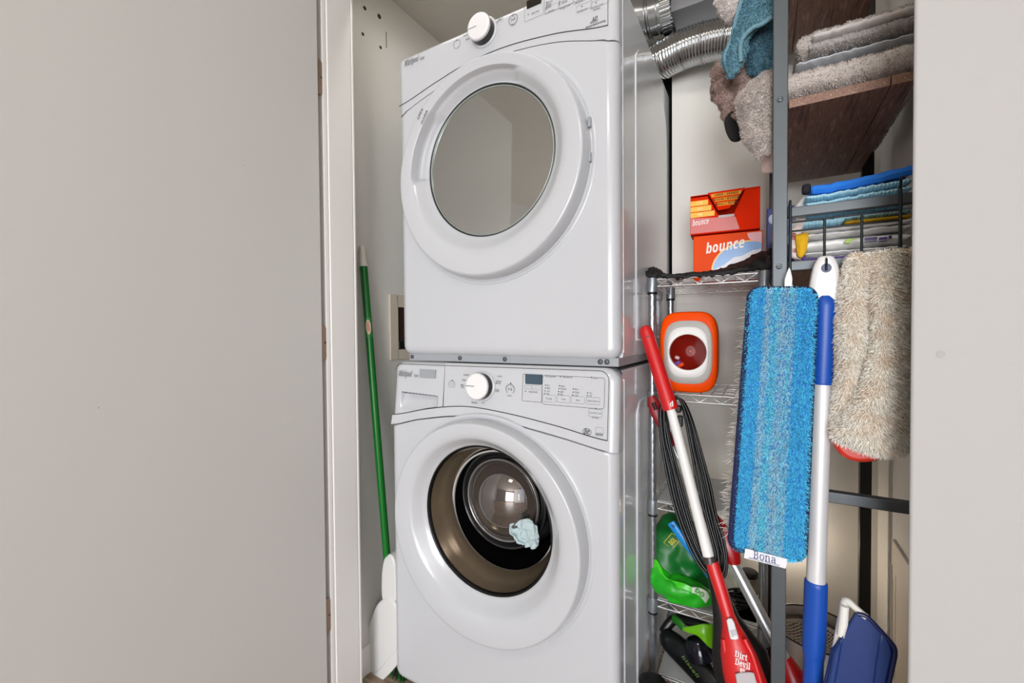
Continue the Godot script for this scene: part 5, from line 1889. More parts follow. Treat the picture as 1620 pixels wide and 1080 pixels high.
	cloth(g, rows, 0.010, 16, 20, 0.003, 60.0, 6)
	o = obj("printed_bag", g, mat(0.86, 0.8, 0.78, 0.4))
	tag(o, "crumpled white and red printed bag beside the grey upright, left of the yellow cloth corner", "bag")
	g = Geo.new()
	for s in [[1255, 371], [1257, 376], [1254, 390], [1258, 396]]:
		var a := at(s[0], s[1], -0.9585)
		ring_line(g, a, 0.003, 0.0014, 14, 1.3)
		spot(g, a + Vector3(0, 0, 0.0002), 0.0018)
	obj("red_print", g, mat(0.6, 0.12, 0.14, 0.5), o)
	g = Geo.new()
	var a := at(1281, 311, -1.02)
	g.lathe([Vector2(0.002, -0.001), Vector2(0.016, 0.0), Vector2(0.0185, 0.006), Vector2(0.0165, 0.02), Vector2(0.012, 0.022), Vector2(0.0, 0.021)], 28, Transform3D(Basis(Vector3(1, 0, 0.2).normalized(), 0.3) * Basis(Vector3.BACK, 0.9), Vector3(a.x, y3 + 0.016, -1.03)))
	tag(obj("white_cup", g, M.white), "white plastic cup lying behind the folded cloths, left of the bright blue one", "cup")
	# wire guard in front of the pile
	var t := thing("wire_guard", "thin dark wire guard of two bars and four rods in front of the folded cloths", "wire guard", Vector3(0.12, base, UZ0 + 0.006))
	var z := UZ0 + 0.0055
	var rod := mat(0.13, 0.15, 0.16, 0.35, 0.5)
	for q in [[1250.5, 322.0, 432.0, 0.0023], [1304.5, 344.0, 407.0, 0.0021], [1363.5, 336.0, 412.0, 0.0021], [1425.0, 298.0, 412.0, 0.0025]]:
		var p0 := at(q[0], q[1], z)
		var p1 := at(q[0], q[2], z)
		g = Geo.new()
		g.tube([p0, Vector3(p0.x, maxf(p1.y, 1.160), z)], q[3], 10)
		obj("rod", g, rod, t)
	for v in [[352.0, 331.0], [366.0, 348.0]]:
		g = Geo.new()
		g.tube([at(1250, v[0], z), at(1425, v[1], z)], 0.0018, 10)
		obj("bar", g, rod, t)
	g = Geo.new()
	for x in [0.0432, 0.1975]:
		g = Geo.new()
		g.tube(curve([Vector3(x, 1.2955 if x > 0.1 else 1.281, z), Vector3(x, 1.300 if x > 0.1 else 1.286, UZ0 - 0.010), Vector3(x, 1.275, UZ0 - 0.022)], 5), 0.0022, 8)
		obj("hook", g, rod, t)

func merged(list: Array) -> Geo:
	var g := Geo.new()
	for h in list:
		var s := g.v.size()
		for k in h.v.size():
			g.add(h.v[k], h.uv[k])
		for k in h.i:
			g.i.append(s + k)
	return g


# ---------------------------------------------------------------- towels
func terry(m: StandardMaterial3D, sd: int) -> StandardMaterial3D:
	return relief(m, 0.12, 0.25, 12.0, sd)

func tint(c: Color, sd: int, amount := 0.25) -> Callable:
	var n := FastNoiseLite.new()
	n.seed = sd
	n.frequency = 22.0
	return func(p: Vector3):
		var q := 1.0 + amount * n.get_noise_3dv(p)
		return Color(c.r * q, c.g * q, c.b * q, 1.0)

# a towel part and its loops
func towel_part(called: String, g: Geo, c: Color, t: Node3D, loops: int, long := 0.0045, wide := 0.0016, sd := 1):
	var srgb := c.linear_to_srgb()
	var o := obj(called, g, terry(mat(srgb.r, srgb.g, srgb.b, 0.95), 40 + sd), t)
	var keep := func(_p: Vector3, n: Vector3): return n.dot((EYE - _p).normalized()) > -0.35
	obj("pile", pile(g, loops, long, wide, tint(c, sd), 0.25, keep), M.fibre, o, "stuff")
	return o

func build_towels():
	var grey := lin(0.78, 0.745, 0.72)
	var top := 1.4668
	# large grey towel on the shelf, its end hanging over the left side
	var t := thing("towel", "large light grey terry towel on the wooden shelf, one end hanging past the grey upright", "towel", Vector3(0.12, top, -1.1))
	var g := folded(Vector3(0.018, top, -1.36), Vector3(0.236, 1.532, -0.936), 1, 3, 0.008)
	towel_part("folded_part", g, grey, t, 20000, 0.0038, 0.0013, 2)
	g = Geo.new()
	cloth(g, quilt([
		[[1190, 140, -1.03], [1202, 130, -1.02], [1216, 120, -1.00], [1240, 106, -0.985]],
		[[1174, 158, -1.00], [1186, 149, -0.975], [1206, 140, -0.965], [1234, 132, -0.975]],
		[[1174, 184, -0.985], [1188, 178, -0.962], [1208, 172, -0.960], [1226, 168, -0.975]],
		[[1181, 212, -0.98], [1192, 208, -0.962], [1208, 204, -0.960], [1221, 198, -0.97]],
		[[1192, 234, -0.975], [1199, 232, -0.963], [1209, 228, -0.962], [1218, 222, -0.97]],
		[[1203, 248, -0.97], [1206, 249, -0.966], [1209, 246, -0.965], [1214, 240, -0.97]]]), 0.022, 44, 50, 0.006, 30.0, 4)
	towel_part("hanging_end", g, grey, t, 18000, 0.004, 0.0013, 4)
	# smaller towel folded on it
	t = thing("towel", "folded grey terry towel with a smooth hem band, lying on the large grey towel", "towel", Vector3(0.14, 1.532, -1.1))
	var zf := -0.958
	g = folded(Vector3(0.052, 1.533, -1.30), Vector3(0.236, 1.5425, zf + 0.006), 1, 15, 0.003)
	obj("hem_layer", g, relief(mat(0.82, 0.85, 0.88, 0.9), 0.1, 0.08, 20.0), t)
	g = folded(Vector3(0.053, 1.543, -1.30), Vector3(0.236, 1.606, zf), 1, 18, 0.008)
	towel_part("top_fold", g, lin(0.74, 0.71, 0.69), t, 17000, 0.0032, 0.0012, 7)
	g = folded(Vector3(0.072, 1.546, -1.10), Vector3(0.236, 1.568, zf + 0.013), 1, 16, 0.004)
	towel_part("lower_fold", g, lin(0.70, 0.68, 0.67), t, 8000, 0.003, 0.0012, 6)
	g = folded(Vector3(0.075, 1.564, -1.10), Vector3(0.236, 1.580, zf + 0.0155), 1, 17, 0.003)
	obj("hem_band", g, relief(mat(0.78, 0.76, 0.75, 0.85), 0.08, 0.05, 20.0), t)
	# brown towel
	t = thing("towel", "crumpled taupe brown towel hanging between the teal towel and the grey towel", "towel", Vector3(-0.06, 1.5, -1.1))
	g = Geo.new()
	cloth(g, quilt([
		[[1150, 98, -1.14], [1162, 100, -1.12], [1178, 106, -1.10], [1204, 114, -1.06]],
		[[1129, 115, -1.13], [1146, 114, -1.10], [1166, 118, -1.085], [1194, 128, -1.05]],
		[[1135, 132, -1.12], [1148, 132, -1.09], [1160, 136, -1.10], [1186, 142, -1.05]],
		[[1140, 156, -1.11], [1150, 158, -1.085], [1162, 160, -1.09], [1180, 164, -1.06]],
		[[1146, 176, -1.10], [1156, 180, -1.085], [1166, 182, -1.085], [1176, 180, -1.07]],
		[[1156, 190, -1.095], [1161, 194, -1.088], [1167, 195, -1.088], [1172, 192, -1.08]]]), 0.028, 44, 44, 0.012, 34.0, 8)
	var brown := lin(0.66, 0.57, 0.54)
	towel_part("hanging_part", g, brown, t, 14000, 0.0035, 0.0013, 8)
	g = Geo.new()
	cloth(g, quilt([
		[[1132, 128, -1.135], [1138, 136, -1.12], [1144, 138, -1.115], [1152, 146, -1.12]],
		[[1131, 142, -1.13], [1137, 148, -1.112], [1142, 152, -1.108], [1150, 160, -1.115]],
		[[1134, 155, -1.13], [1139, 159, -1.115], [1143, 166, -1.112], [1150, 170, -1.118]]]), 0.024, 24, 24, 0.006, 34.0, 9)
	towel_part("side_fold", g, lin(0.60, 0.52, 0.5), t, 5000, 0.0035, 0.0013, 9)
	# teal towel
	t = thing("towel", "teal blue towel draped in folds from the top, left of the grey upright", "towel", Vector3(-0.03, 1.6, -1.05))
	var teal := lin(0.42, 0.595, 0.66)
	g = Geo.new()
	cloth(g, quilt([
		[[1182, 52, -1.05], [1198, 40, -1.04], [1212, 34, -1.03], [1236, 26, -1.02]],
		[[1178, 76, -1.05], [1194, 72, -1.03], [1212, 70, -1.02], [1232, 64, -1.01]],
		[[1184, 94, -1.045], [1198, 96, -1.03], [1212, 104, -1.02], [1230, 100, -1.01]],
		[[1184, 116, -1.05], [1194, 120, -1.04], [1208, 116, -1.03], [1226, 110, -1.02]]]), 0.018, 34, 34, 0.007, 30.0, 11)
	towel_part("rear_fold", g, lin(0.34, 0.50, 0.57), t, 5500, 0.0035, 0.0014, 11)  # same towel, shade of the rear fold put into a darker teal
	g = Geo.new()
	cloth(g, quilt([
		[[1178, -14, -1.03], [1194, -14, -1.01], [1212, -14, -1.0], [1238, -14, -0.99]],
		[[1166, 26, -1.03], [1182, 24, -1.005], [1204, 14, -0.985], [1236, 8, -0.985]],
		[[1157, 62, -1.03], [1170, 56, -1.005], [1188, 36, -0.985], [1222, 26, -0.98]],
		[[1146, 92, -1.03], [1158, 90, -1.005], [1172, 66, -0.995], [1192, 50, -0.99]],
		[[1152, 108, -1.025], [1161, 108, -1.005], [1171, 92, -1.0], [1179, 78, -1.0]],
		[[1157, 121, -1.02], [1160, 122, -1.008], [1166, 112, -1.005], [1171, 102, -1.005]]]), 0.014, 44, 50, 0.006, 26.0, 12)
	var fr = towel_part("front_fold", g, teal, t, 11000, 0.0035, 0.0014, 12)
	for pts in [[[1178, -14, -1.015], [1166, 26, -1.015], [1157, 62, -1.015], [1147, 92, -1.015], [1157, 122, -1.004]], [[1172, 98, -0.992], [1173, 66, -0.982], [1190, 45, -0.975], [1206, 38, -0.972], [1222, 26, -0.967]]]:
		var q := []
		for p in pts:
			q.append(at(p[0], p[1], p[2]))
		g = Geo.new()
		g.tube(curve(q, 8), 0.0042, 10)
		obj("hem", g, terry(mat(0.44, 0.60, 0.66, 0.9), 60), fr)
	# white fluffy cloth at the very top
	t = thing("towel", "white fluffy cloth at the top of the picture, left of the teal towel", "towel", Vector3(-0.09, 1.75, -1.15))
	g = Geo.new()
	cloth(g, quilt([
		[[1140, -14, -1.15], [1152, -14, -1.12], [1166, -14, -1.11], [1184, -14, -1.09]],
		[[1141, 6, -1.14], [1152, 8, -1.11], [1164, 8, -1.10], [1180, 6, -1.09]],
		[[1149, 20, -1.13], [1156, 22, -1.11], [1164, 20, -1.10], [1174, 18, -1.095]],
		[[1153, 34, -1.125], [1157, 36, -1.115], [1161, 34, -1.11], [1166, 28, -1.10]]]), 0.024, 28, 28, 0.012, 40.0, 14)
	towel_part("hanging_part", g, lin(0.86, 0.83, 0.82), t, 6000, 0.004, 0.0013, 14)
	# dark strap and pale cloth below
	var q := []
	for p in [[1162, 176, -1.075], [1155, 188, -1.072], [1158, 202, -1.07], [1166, 216, -1.068], [1171, 222, -1.066]]:
		q.append(at(p[0], p[1], p[2]))
	g = Geo.new()
	g.tube(curve(q, 6), [0.004, 0.005, 0.006, 0.007, 0.008, 0.009, 0.010, 0.011, 0.012, 0.013, 0.0135, 0.014, 0.0145, 0.015, 0.0155, 0.016, 0.0162, 0.0162, 0.016, 0.015, 0.014, 0.012, 0.010, 0.007, 0.004], 14, true, 0.4)
	tag(obj("black_strap", g, mat(0.06, 0.06, 0.06, 0.8)), "black fabric strap end hanging below the brown towel, beside the grey towel", "strap")
	g = Geo.new()
	cloth(g, quilt([
		[[1208, 238, -1.02], [1216, 234, -1.01], [1228, 228, -1.0]],
		[[1207, 258, -1.015], [1215, 256, -1.005], [1226, 252, -1.0]],
		[[1208, 275, -1.015], [1215, 275, -1.005], [1226, 272, -1.0]]]), 0.010, 16, 20, 0.003, 50.0, 15)
	tag(obj("pale_cloth", g, relief(mat(0.82, 0.72, 0.70, 0.9), 0.06, 0.1, 14.0)), "small pale pink cloth showing under the hanging end of the large grey towel", "cloth")


# ---------------------------------------------------------------- mop pads, mop and duster on the front of the shelf
func between(c: Array, a: float, b: float) -> Vector3:
	return (c[0] as Vector3).lerp(c[1], a).lerp((c[2] as Vector3).lerp(c[3], a), b)

# flat pad with four given corners (top left, top right, bottom left, bottom right)
func pad(c: Array, w: float, h: float, r: float, thick: float, bow: float) -> Geo:
	var g := Geo.new()
	var n: Vector3 = (c[1] - c[0]).cross(c[0] - c[2]).normalized()
	if n.z < 0: n = -n
	g.slab(rounded(Vector2(0, -h), Vector2(w, 0), r, 6), -thick / 2, thick / 2, thick * 0.45, 4)
	var flat := Geo.new()
	flat.grid(24, 60, func(u, v): return Vector3(lerpf(0.004, w - 0.004, u), lerpf(-h + 0.004, -0.004, v), thick / 2 + 0.0005))
	var f := func(p: Vector3):
		var a := p.x / w
		var b := -p.y / h
		return between(c, a, b) + n * (p.z + bow * sin(PI * b) * 0.5 + 0.004 * sin(5.0 * b + 2.0 * a) - 0.006 * pow(absf(2 * a - 1), 3))
	g.warp(f)
	return g

func build_hanging_things():
	# white pad right behind the blue one
	var t := thing("white_mop_pad", "white fringed mop pad with a white plastic hanger, mostly hidden behind the blue mop pad", "mop pad", Vector3(0.0, 0.65, -0.915))
	var c := [at(1192, 466, -0.914), at(1262, 466, -0.914), at(1150, 846, -0.914), at(1240, 866, -0.914)]
	var g := pad(c, 0.075, 0.45, 0.015, 0.007, 0.0)
	var o := obj("backing", g, mat(0.85, 0.84, 0.82, 0.8), t)
	obj("fringe", pile(g, 9000, 0.019, 0.0016, tint(lin(0.88, 0.87, 0.84), 3, 0.15), 0.2, func(_p, n): return absf(n.z) < 0.95), M.fibre, o, "stuff")
	g = Geo.new()
	var pts := []
	for q in [[1240, 462], [1253, 462], [1253.5, 440], [1251, 428], [1248.5, 423], [1245, 430], [1241, 442]]:
		var p := at(q[0], q[1], -0.912)
		pts.append(Vector2(p.x, p.y))
	g.slab(pts, -0.915, -0.909, 0.0015, 2)
	obj("hanger", g, M.white, t)
	# blue pad
	t = thing("blue_mop_pad", "long blue fuzzy mop pad with white tag, hanging in front of the grey metal upright", "mop pad", Vector3(0.015, 0.65, -0.875))
	c = [at(1187, 457, -0.880), at(1290, 457, -0.880), at(1155, 868, -0.872), at(1272, 888, -0.872)]
	var w := 0.108
	var h := 0.465
	g = pad(c, w, h, 0.016, 0.008, 0.008)
	o = obj("backing", g, mat(0.16, 0.48, 0.78, 0.8), t)
	var noise := FastNoiseLite.new()
	noise.seed = 5
	noise.frequency = 60.0
	var slow := FastNoiseLite.new()
	slow.seed = 8
	slow.frequency = 14.0
	var edge := lin(0.36, 0.82, 1.0)
	var bright := lin(0.48, 0.92, 1.0)
	var teal := lin(0.64, 0.88, 0.97)
	var pale := lin(0.78, 0.9, 0.94)
	var place := func(p: Vector3):
		var b: float = clampf((c[0].y - p.y) / (c[0].y - c[2].y), 0, 1)
		var l: Vector3 = c[0].lerp(c[2], b)
		var r: Vector3 = c[1].lerp(c[3], b)
		return Vector2((p.x - l.x) / (r.x - l.x), b)
	var col := func(p: Vector3):
		var q: Vector2 = place.call(p)
		var j := noise.get_noise_2d(p.x, p.y) * 0.5 + 0.5
		var s := slow.get_noise_2d(p.x * 1.0, p.y * 0.6) * 0.5 + 0.5
		var band := smoothstep(0.25, 0.27, q.x) * (1.0 - smoothstep(0.71, 0.73, q.x))
		var stripe := exp(-pow((q.x - 0.42) / 0.06, 2)) + 0.9 * exp(-pow((q.x - 0.65) / 0.035, 2)) * 0.6
		var mid := pale.lerp(teal, s).lerp(bright, clampf(stripe * (0.5 + s) * smoothstep(0.35, 0.55, j + 0.15), 0, 1))
		mid = mid.lerp(bright, smoothstep(0.58, 0.75, j) * 0.7)
		if absf(q.x - 0.72) < 0.018 or absf(q.x - 0.26) < 0.02: mid = mid.lerp(pale, 0.7)
		var rim := edge.lerp(bright, 0.45 * j)
		var out := rim.lerp(mid, band)
		out.a = 1
		return out
	var front := func(p: Vector3, n: Vector3):
		if n.z < 0.2: return false
		var q: Vector2 = place.call(p)
		return q.x > 0.0
	obj("fibres", pile(g, 85000, 0.0062, 0.0011, col, 0.25, front), M.fibre, o, "stuff")
	g = Geo.new()
	pts = []
	for p in rounded(Vector2(0, -h), Vector2(w, 0), 0.016, 6):
		pts.append(between(c, p.x / w, -p.y / h) + Vector3(0, 0, 0.008 * sin(PI * -p.y / h) * 0.5 - 0.004))
	pts.append(pts[0])
	g.tube(pts, 0.0052, 8, false)
	obj("binding", g, mat(0.05, 0.09, 0.28, 0.8), t)
	var tl := at(1179, 867, -0.868)
	var tr := at(1246, 884, -0.866)
	var bl := at(1177, 882, -0.866)
	var brr := at(1243, 899, -0.864)
	g = Geo.new()
	g.slab([Vector2(0, 0), Vector2(1, 0), Vector2(1, 1), Vector2(0, 1)], -0.0006, 0.0004, 0.0, 1)
	g.warp(func(p): return between([bl, brr, tl, tr], p.x, p.y) + Vector3(0, 0, p.z))
	var tg := obj("tag", g, mat(0.88, 0.88, 0.9, 0.7), t)
	var al := (brr - bl).normalized()
	var upv := (tl - bl).normalized()
	letter("tag_word", "Bona", between([bl, brr, tl, tr], 0.48, 0.60) + Vector3(0, 0, 0.001), al, upv, 0.013, M.navy, tg, 0.034, "Droid Serif")
	letter("tag_small_print", "www.bona.com  made in china", between([bl, brr, tl, tr], 0.48, 0.16) + Vector3(0, 0, 0.001), al, upv, 0.003, M.navy, tg, 0.046)
	# mop with white top, blue grip, aluminium pole, blue sleeve
	t = thing("spray_mop", "blue and silver mop with white handle top, hanging from a hook beside the blue pad", "mop", Vector3(0.08, 0.02, -0.905))
	var z := -0.9045
	var ln := func(v: float): return at(lerpf(1306.5, 1286.0, (v - 405.0) / 675.0), v, z)
	g = Geo.new()
	# flattened white end with a hole through it
	var a: Vector3 = ln.call(405)
	var b: Vector3 = ln.call(482)
	var d: Vector3 = (b - a).normalized()
	var sx := Vector3(-d.y, d.x, 0).normalized()
	if sx.x < 0: sx = -sx
	var hole: Vector3 = ln.call(425)
	var L := (b - a).length()
	var outline := []
	for q in [[0.0, 0.30], [0.02, 0.50], [0.07, 0.66], [0.22, 0.92], [0.5, 1.12], [0.8, 1.24], [1.0, 1.24]]:
		outline.append(Vector2(q[1] * 0.0188, -q[0] * L))
	var right := curve(outline, 4)
	var ring := []
	for k in range(right.size() - 1, -1, -1):
		ring.append(right[k])
	for k in right.size():
		ring.append(Vector2(-right[k].x, right[k].y))
	var tf := Transform3D(Basis(sx, -d, sx.cross(-d)), a)
	g.slab(ring, -0.011, 0.011, 0.008, 4, tf)
	obj("handle_top", g, mat(0.88, 0.88, 0.88, 0.35), t)
	g = Geo.new()
	var hl := tf.affine_inverse() * hole
	g.slab(squircle(hl.x, hl.y, 0.0075, 0.0078, 2.0, 24), -0.0115, 0.0113, 0.0008, 2, tf)
	obj("hanging_hole", g, mat(0.07, 0.13, 0.33, 0.4), t)
	g = Geo.new()
	g.tube([ln.call(468), ln.call(476), ln.call(484), ln.call(505), ln.call(560), ln.call(604), ln.call(607.5)], [0.012, 0.0172, 0.0190, 0.0187, 0.0175, 0.0165, 0.0155], 28)
	obj("grip", g, M.blue, t)
	g = Geo.new()
	g.tube([ln.call(600), ln.call(760), ln.call(935)], [0.0143, 0.0143, 0.0143], 28)
	obj("pole", g, M.silver, t)
	g = Geo.new()
	var foot := Vector3(ln.call(1080).x, 0.02, z)
	g.tube([ln.call(918), ln.call(920), ln.call(925), ln.call(1000), ln.call(1026), ln.call(1036), ln.call(1040), ln.call(1080), foot + Vector3(0, 0.06, 0)], [0.0150, 0.0168, 0.0172, 0.0175, 0.0172, 0.0158, 0.0150, 0.0150, 0.0150], 28)
	obj("sleeve", g, M.blue, t)
	g = Geo.new()
	g.box(foot + Vector3(-0.06, 0.0, -0.018), foot + Vector3(0.04, 0.018, 0.018), 0.006)
	obj("mop_head", g, M.blue, t)
	# hook holding it
	g = Geo.new()
	var hp: Vector3 = ln.call(425)
	g.tube(curve([Vector3(hp.x - 0.0005, 1.196, UZ0 + 0.0105), Vector3(hp.x, 1.180, UZ0 + 0.013), Vector3(hp.x, hp.y + 0.014, z + 0.0135), Vector3(hp.x, hp.y + 0.001, z + 0.0135), Vector3(hp.x, hp.y - 0.004, z + 0.0125)], 6), 0.0016, 8)
	tag(obj("wire_hook", g, mat(0.13, 0.15, 0.16, 0.35, 0.5)), "dark wire hook in the hole of the white mop handle top", "hook")
	# fluffy beige pad
	t = thing("fluffy_duster_pad", "beige fluffy dust mop pad hanging in folds at the right edge of the closet", "mop pad", Vector3(0.15, 0.86, -0.90))
	g = Geo.new()
	# left lobe, the broad middle lobe over its lower end, and a strip behind at the right
	cloth(g, quilt([
		[[1350, 405, -0.900], [1359, 402, -0.884], [1368, 402, -0.886], [1379, 404, -0.902]],
		[[1337, 452, -0.900], [1350, 452, -0.876], [1364, 453, -0.878], [1378, 456, -0.904]],
		[[1329, 525, -0.900], [1346, 525, -0.870], [1362, 527, -0.872], [1380, 530, -0.906]],
		[[1331, 585, -0.900], [1344, 585, -0.874], [1358, 584, -0.878], [1374, 582, -0.904]],
		[[1326, 632, -0.900], [1335, 634, -0.882], [1346, 632, -0.886], [1360, 628, -0.902]],
		[[1319, 672, -0.898], [1326, 672, -0.890], [1333, 668, -0.892], [1342, 664, -0.900]]]), 0.016, 36, 60, 0.002, 40.0, 21)
	cloth(g, quilt([
		[[1379, 403, -0.904], [1392, 399, -0.882], [1408, 397, -0.880], [1424, 397, -0.900]],
		[[1381, 455, -0.904], [1394, 452, -0.868], [1412, 452, -0.870], [1430, 455, -0.902]],
		[[1384, 530, -0.902], [1398, 525, -0.858], [1416, 528, -0.864], [1436, 530, -0.900]],
		[[1371, 590, -0.896], [1390, 585, -0.852], [1414, 596, -0.860], [1439, 600, -0.898]],
		[[1348, 640, -0.888], [1376, 638, -0.852], [1410, 648, -0.862], [1438, 655, -0.896]],
		[[1323, 676, -0.890], [1350, 684, -0.862], [1386, 692, -0.856], [1434, 698, -0.892]],
		[[1326, 690, -0.892], [1352, 704, -0.872], [1388, 716, -0.866], [1428, 714, -0.890]]]), 0.018, 50, 70, 0.003, 40.0, 22)
	cloth(g, quilt([
		[[1424, 398, -0.902], [1438, 394, -0.892], [1452, 392, -0.896]],
		[[1430, 470, -0.906], [1442, 470, -0.894], [1454, 470, -0.898]],
		[[1436, 560, -0.906], [1446, 560, -0.896], [1456, 560, -0.898]],
		[[1438, 650, -0.904], [1446, 650, -0.897], [1454, 650, -0.898]],
		[[1432, 708, -0.900], [1440, 706, -0.897], [1448, 704, -0.898]]]), 0.012, 20, 50, 0.002, 40.0, 23)
	o = obj("pad_body", g, terry(mat(0.85, 0.79, 0.71, 0.95), 70), t)
	var beige := lin(1.0, 0.98, 0.94)
	var b2 := lin(0.93, 0.85, 0.76)
	var n2 := FastNoiseLite.new()
	n2.seed = 4
	n2.frequency = 30.0
	obj("fibres", pile(g, 80000, 0.0068, 0.0011, func(p: Vector3):
		var q := beige.lerp(b2, clampf(n2.get_noise_3dv(p) * 0.9 + 0.12, 0, 1))
		return q, 0.5, func(_p, n): return n.z > -0.4), M.fibre, o, "stuff")
	# orange mop head behind it
	t = thing("orange_mop_head", "orange-red plastic mop head edge showing under the beige fluffy pad", "mop head", Vector3(0.13, 0.85, -0.905))
	g = Geo.new()
	pts = []
	for q in [[1314, 688], [1350, 676], [1396, 690], [1394, 724], [1378, 731], [1358, 731], [1338, 725], [1322, 710]]:
		var p := at(q[0], q[1], -0.897)
		pts.append(Vector2(p.x, p.y))
	pts = curve(pts + [pts[0]], 5)
	pts.pop_back()
	pts.reverse()
	g.slab(pts, -0.922, -0.895, 0.007, 4)
	obj("head", g, mat(0.82, 0.2, 0.12, 0.35), t)
	g = Geo.new()
	g.box(Vector3(0.135, 0.86, -0.924), Vector3(0.147, 1.175, -0.914), 0.003)
	obj("hanger_bar", g, mat(0.75, 0.2, 0.12, 0.4), t)


# ---------------------------------------------------------------- vacuums, pot, dustpan
func rings_along(spec: Array, n := 28, e := 2.4) -> Array:
	# each: [centre, half width, half depth]; sections face along the run of centres
	var out := []
	for k in spec.size():
		var p: Vector3 = spec[k][0]
		var ax: Vector3 = (spec[mini(k + 1, spec.size() - 1)][0] - spec[maxi(k - 1, 0)][0]).normalized()
		var f = (EYE + Vector3(0, 0, 0) - spec[spec.size() / 2][0]).normalized()
		f = (f - ax * f.dot(ax)).normalized()
		var s := ax.cross(f).normalized()
		var ring := []
		for q in squircle(0, 0, spec[k][1], spec[k][2], e, n):
			ring.append(p + f * q.y - s * q.x)
		out.append(ring)
	return out

func build_floor_things():
	# red and white stick vacuum
	var t := thing("stick_vacuum", "bright red stick vacuum with white tube and black cord, leaning on the wire rack", "vacuum cleaner", Vector3(-0.05, 0.0, -0.97))
	var zz := func(v: float): return lerpf(-1.088, -0.975, (v - 515.0) / 545.0)
	var P := func(u: float, v: float): return at(u, v, zz.call(v))
	var g := Geo.new()
	var a: Vector3 = P.call(1019.5, 516)
	var b: Vector3 = P.call(1061.5, 648)
	g.tube([a, a.lerp(b, 0.015), a.lerp(b, 0.06), a.lerp(b, 0.12), a.lerp(b, 0.5), a.lerp(b, 0.9), a.lerp(b, 0.99), b], [0.007, 0.0125, 0.0155, 0.0162, 0.0168, 0.0178, 0.0182, 0.0165], 26)
	var hd := obj("handle", g, M.red, t)
	g = Geo.new()
	var hp := a.lerp(b, 0.14)
	var fw := (EYE - hp).normalized()
	g.tube([hp + fw * 0.0135, hp + fw * 0.0162], 0.0042, 16)
	obj("hanging_hole", g, mat(0.15, 0.01, 0.01, 0.5), hd)
	g = Geo.new()
	var m0 := a.lerp(b, 0.93)
	letter("handle_logo", "d", m0 + (EYE - m0).normalized() * 0.0168 + Vector3(0.006, 0, 0.002), Vector3(0.9, 0.1, 0), Vector3.UP, 0.012, M.white, hd, 0.007, "Droid Sans", true)
	g = Geo.new()
	var c: Vector3 = P.call(1122, 884)
	g.tube([b - (c - b).normalized() * 0.01, c], [0.0108, 0.0116], 22)
	obj("tube", g, M.white, t)
	g = Geo.new()
	var dd := (c - b).normalized()
	g.tube([c - dd * 0.006, c + dd * 0.008], 0.0128, 22)
	obj("tube_collar", g, mat(0.3, 0.28, 0.27, 0.35, 0.4), t)
	var off := func(v: Vector3, k: float): return v + (EYE - v).normalized() * k
	var spec := []
	for q in [[1125, 887, 0.0135, 0.012], [1132, 915, 0.0155, 0.012], [1139, 940, 0.0185, 0.013], [1148, 974, 0.0255, 0.016], [1157.5, 1002, 0.0385, 0.020], [1169, 1030, 0.0525, 0.024], [1174, 1058, 0.056, 0.027], [1183, 1090, 0.057, 0.03], [1196, 1140, 0.056, 0.03]]:
		spec.append([off.call(P.call(q[0], q[1]), -0.012), q[2], q[3]])
	spec.append([Vector3(spec[-1][0].x + 0.01, 0.10, spec[-1][0].z + 0.02), 0.05, 0.05])
	g = Geo.new()
	g.loft(rings_along(spec))
	obj("rear_shell", g, mat(0.035, 0.03, 0.032, 0.3), t)
	spec = []
	for q in [[1126, 888, 0.0125, 0.013], [1129.5, 900, 0.0135, 0.015], [1140, 933, 0.0135, 0.018], [1151, 970, 0.0135, 0.022], [1155, 985, 0.017, 0.025], [1159.5, 1002, 0.0245, 0.030], [1167, 1030, 0.0345, 0.037], [1174, 1058, 0.039, 0.041], [1182, 1085, 0.041, 0.044], [1196, 1135, 0.040, 0.046]]:
		spec.append([off.call(P.call(q[0], q[1]), -0.002), q[2], q[3]])
	g = Geo.new()
	g.loft(rings_along(spec))
	var shell := obj("red_shell", g, M.red, t)
	# raised side flutes on the shell
	for s in [-1.0, 1.0]:
		var fl := []
		for q in [[1161, 1010, 21], [1164, 1020, 23], [1169, 1035, 26], [1176, 1062, 28], [1184, 1090, 29]]:
			fl.append(off.call(P.call(q[0] + s * q[2] * 0.8, q[1]), 0.024 + 0.0001 * q[2]))
		g = Geo.new()
		g.tube(curve(fl, 6), 0.005, 10)
		obj("flute", g, M.red, shell)
	# power slide and lower grey panel
	var face := func(pts: Array, k: float, th: float, rad: float):
		var gg := Geo.new()
		var mid := Vector3.ZERO
		var w := []
		for q in pts:
			var p: Vector3 = off.call(P.call(q[0], q[1]), k)
			w.append(p)
			mid += p
		mid /= pts.size()
		var f := (EYE - mid).normalized()
		var x: Vector3 = (Vector3.RIGHT - f * f.x).normalized()
		var y := f.cross(x)
		var tf := Transform3D(Basis(x, y, f), mid)
		var inv := tf.affine_inverse()
		var fl := []
		for p in w:
			var q: Vector3 = inv * p
			fl.append(Vector2(q.x, q.y))
		var area := 0.0
		for n in fl.size():
			area += fl[n].cross(fl[(n + 1) % fl.size()])
		if area < 0: fl.reverse()
		gg.slab(fl, -th, th * 0.4, rad, 3, tf)
		return gg
	obj("power_slide", face.call([[1149, 981], [1152, 977], [1158, 977.5], [1162, 984], [1168, 1005], [1168.5, 1010], [1164, 1012], [1156, 1011], [1154, 1006]], 0.031, 0.010, 0.0018), mat(0.8, 0.8, 0.81, 0.3, 0.3), shell)
	obj("slide_button", face.call([[1154, 996], [1164, 994], [1167, 1006], [1158, 1008]], 0.0355, 0.004, 0.0012), mat(0.68, 0.68, 0.7, 0.3, 0.3), shell)
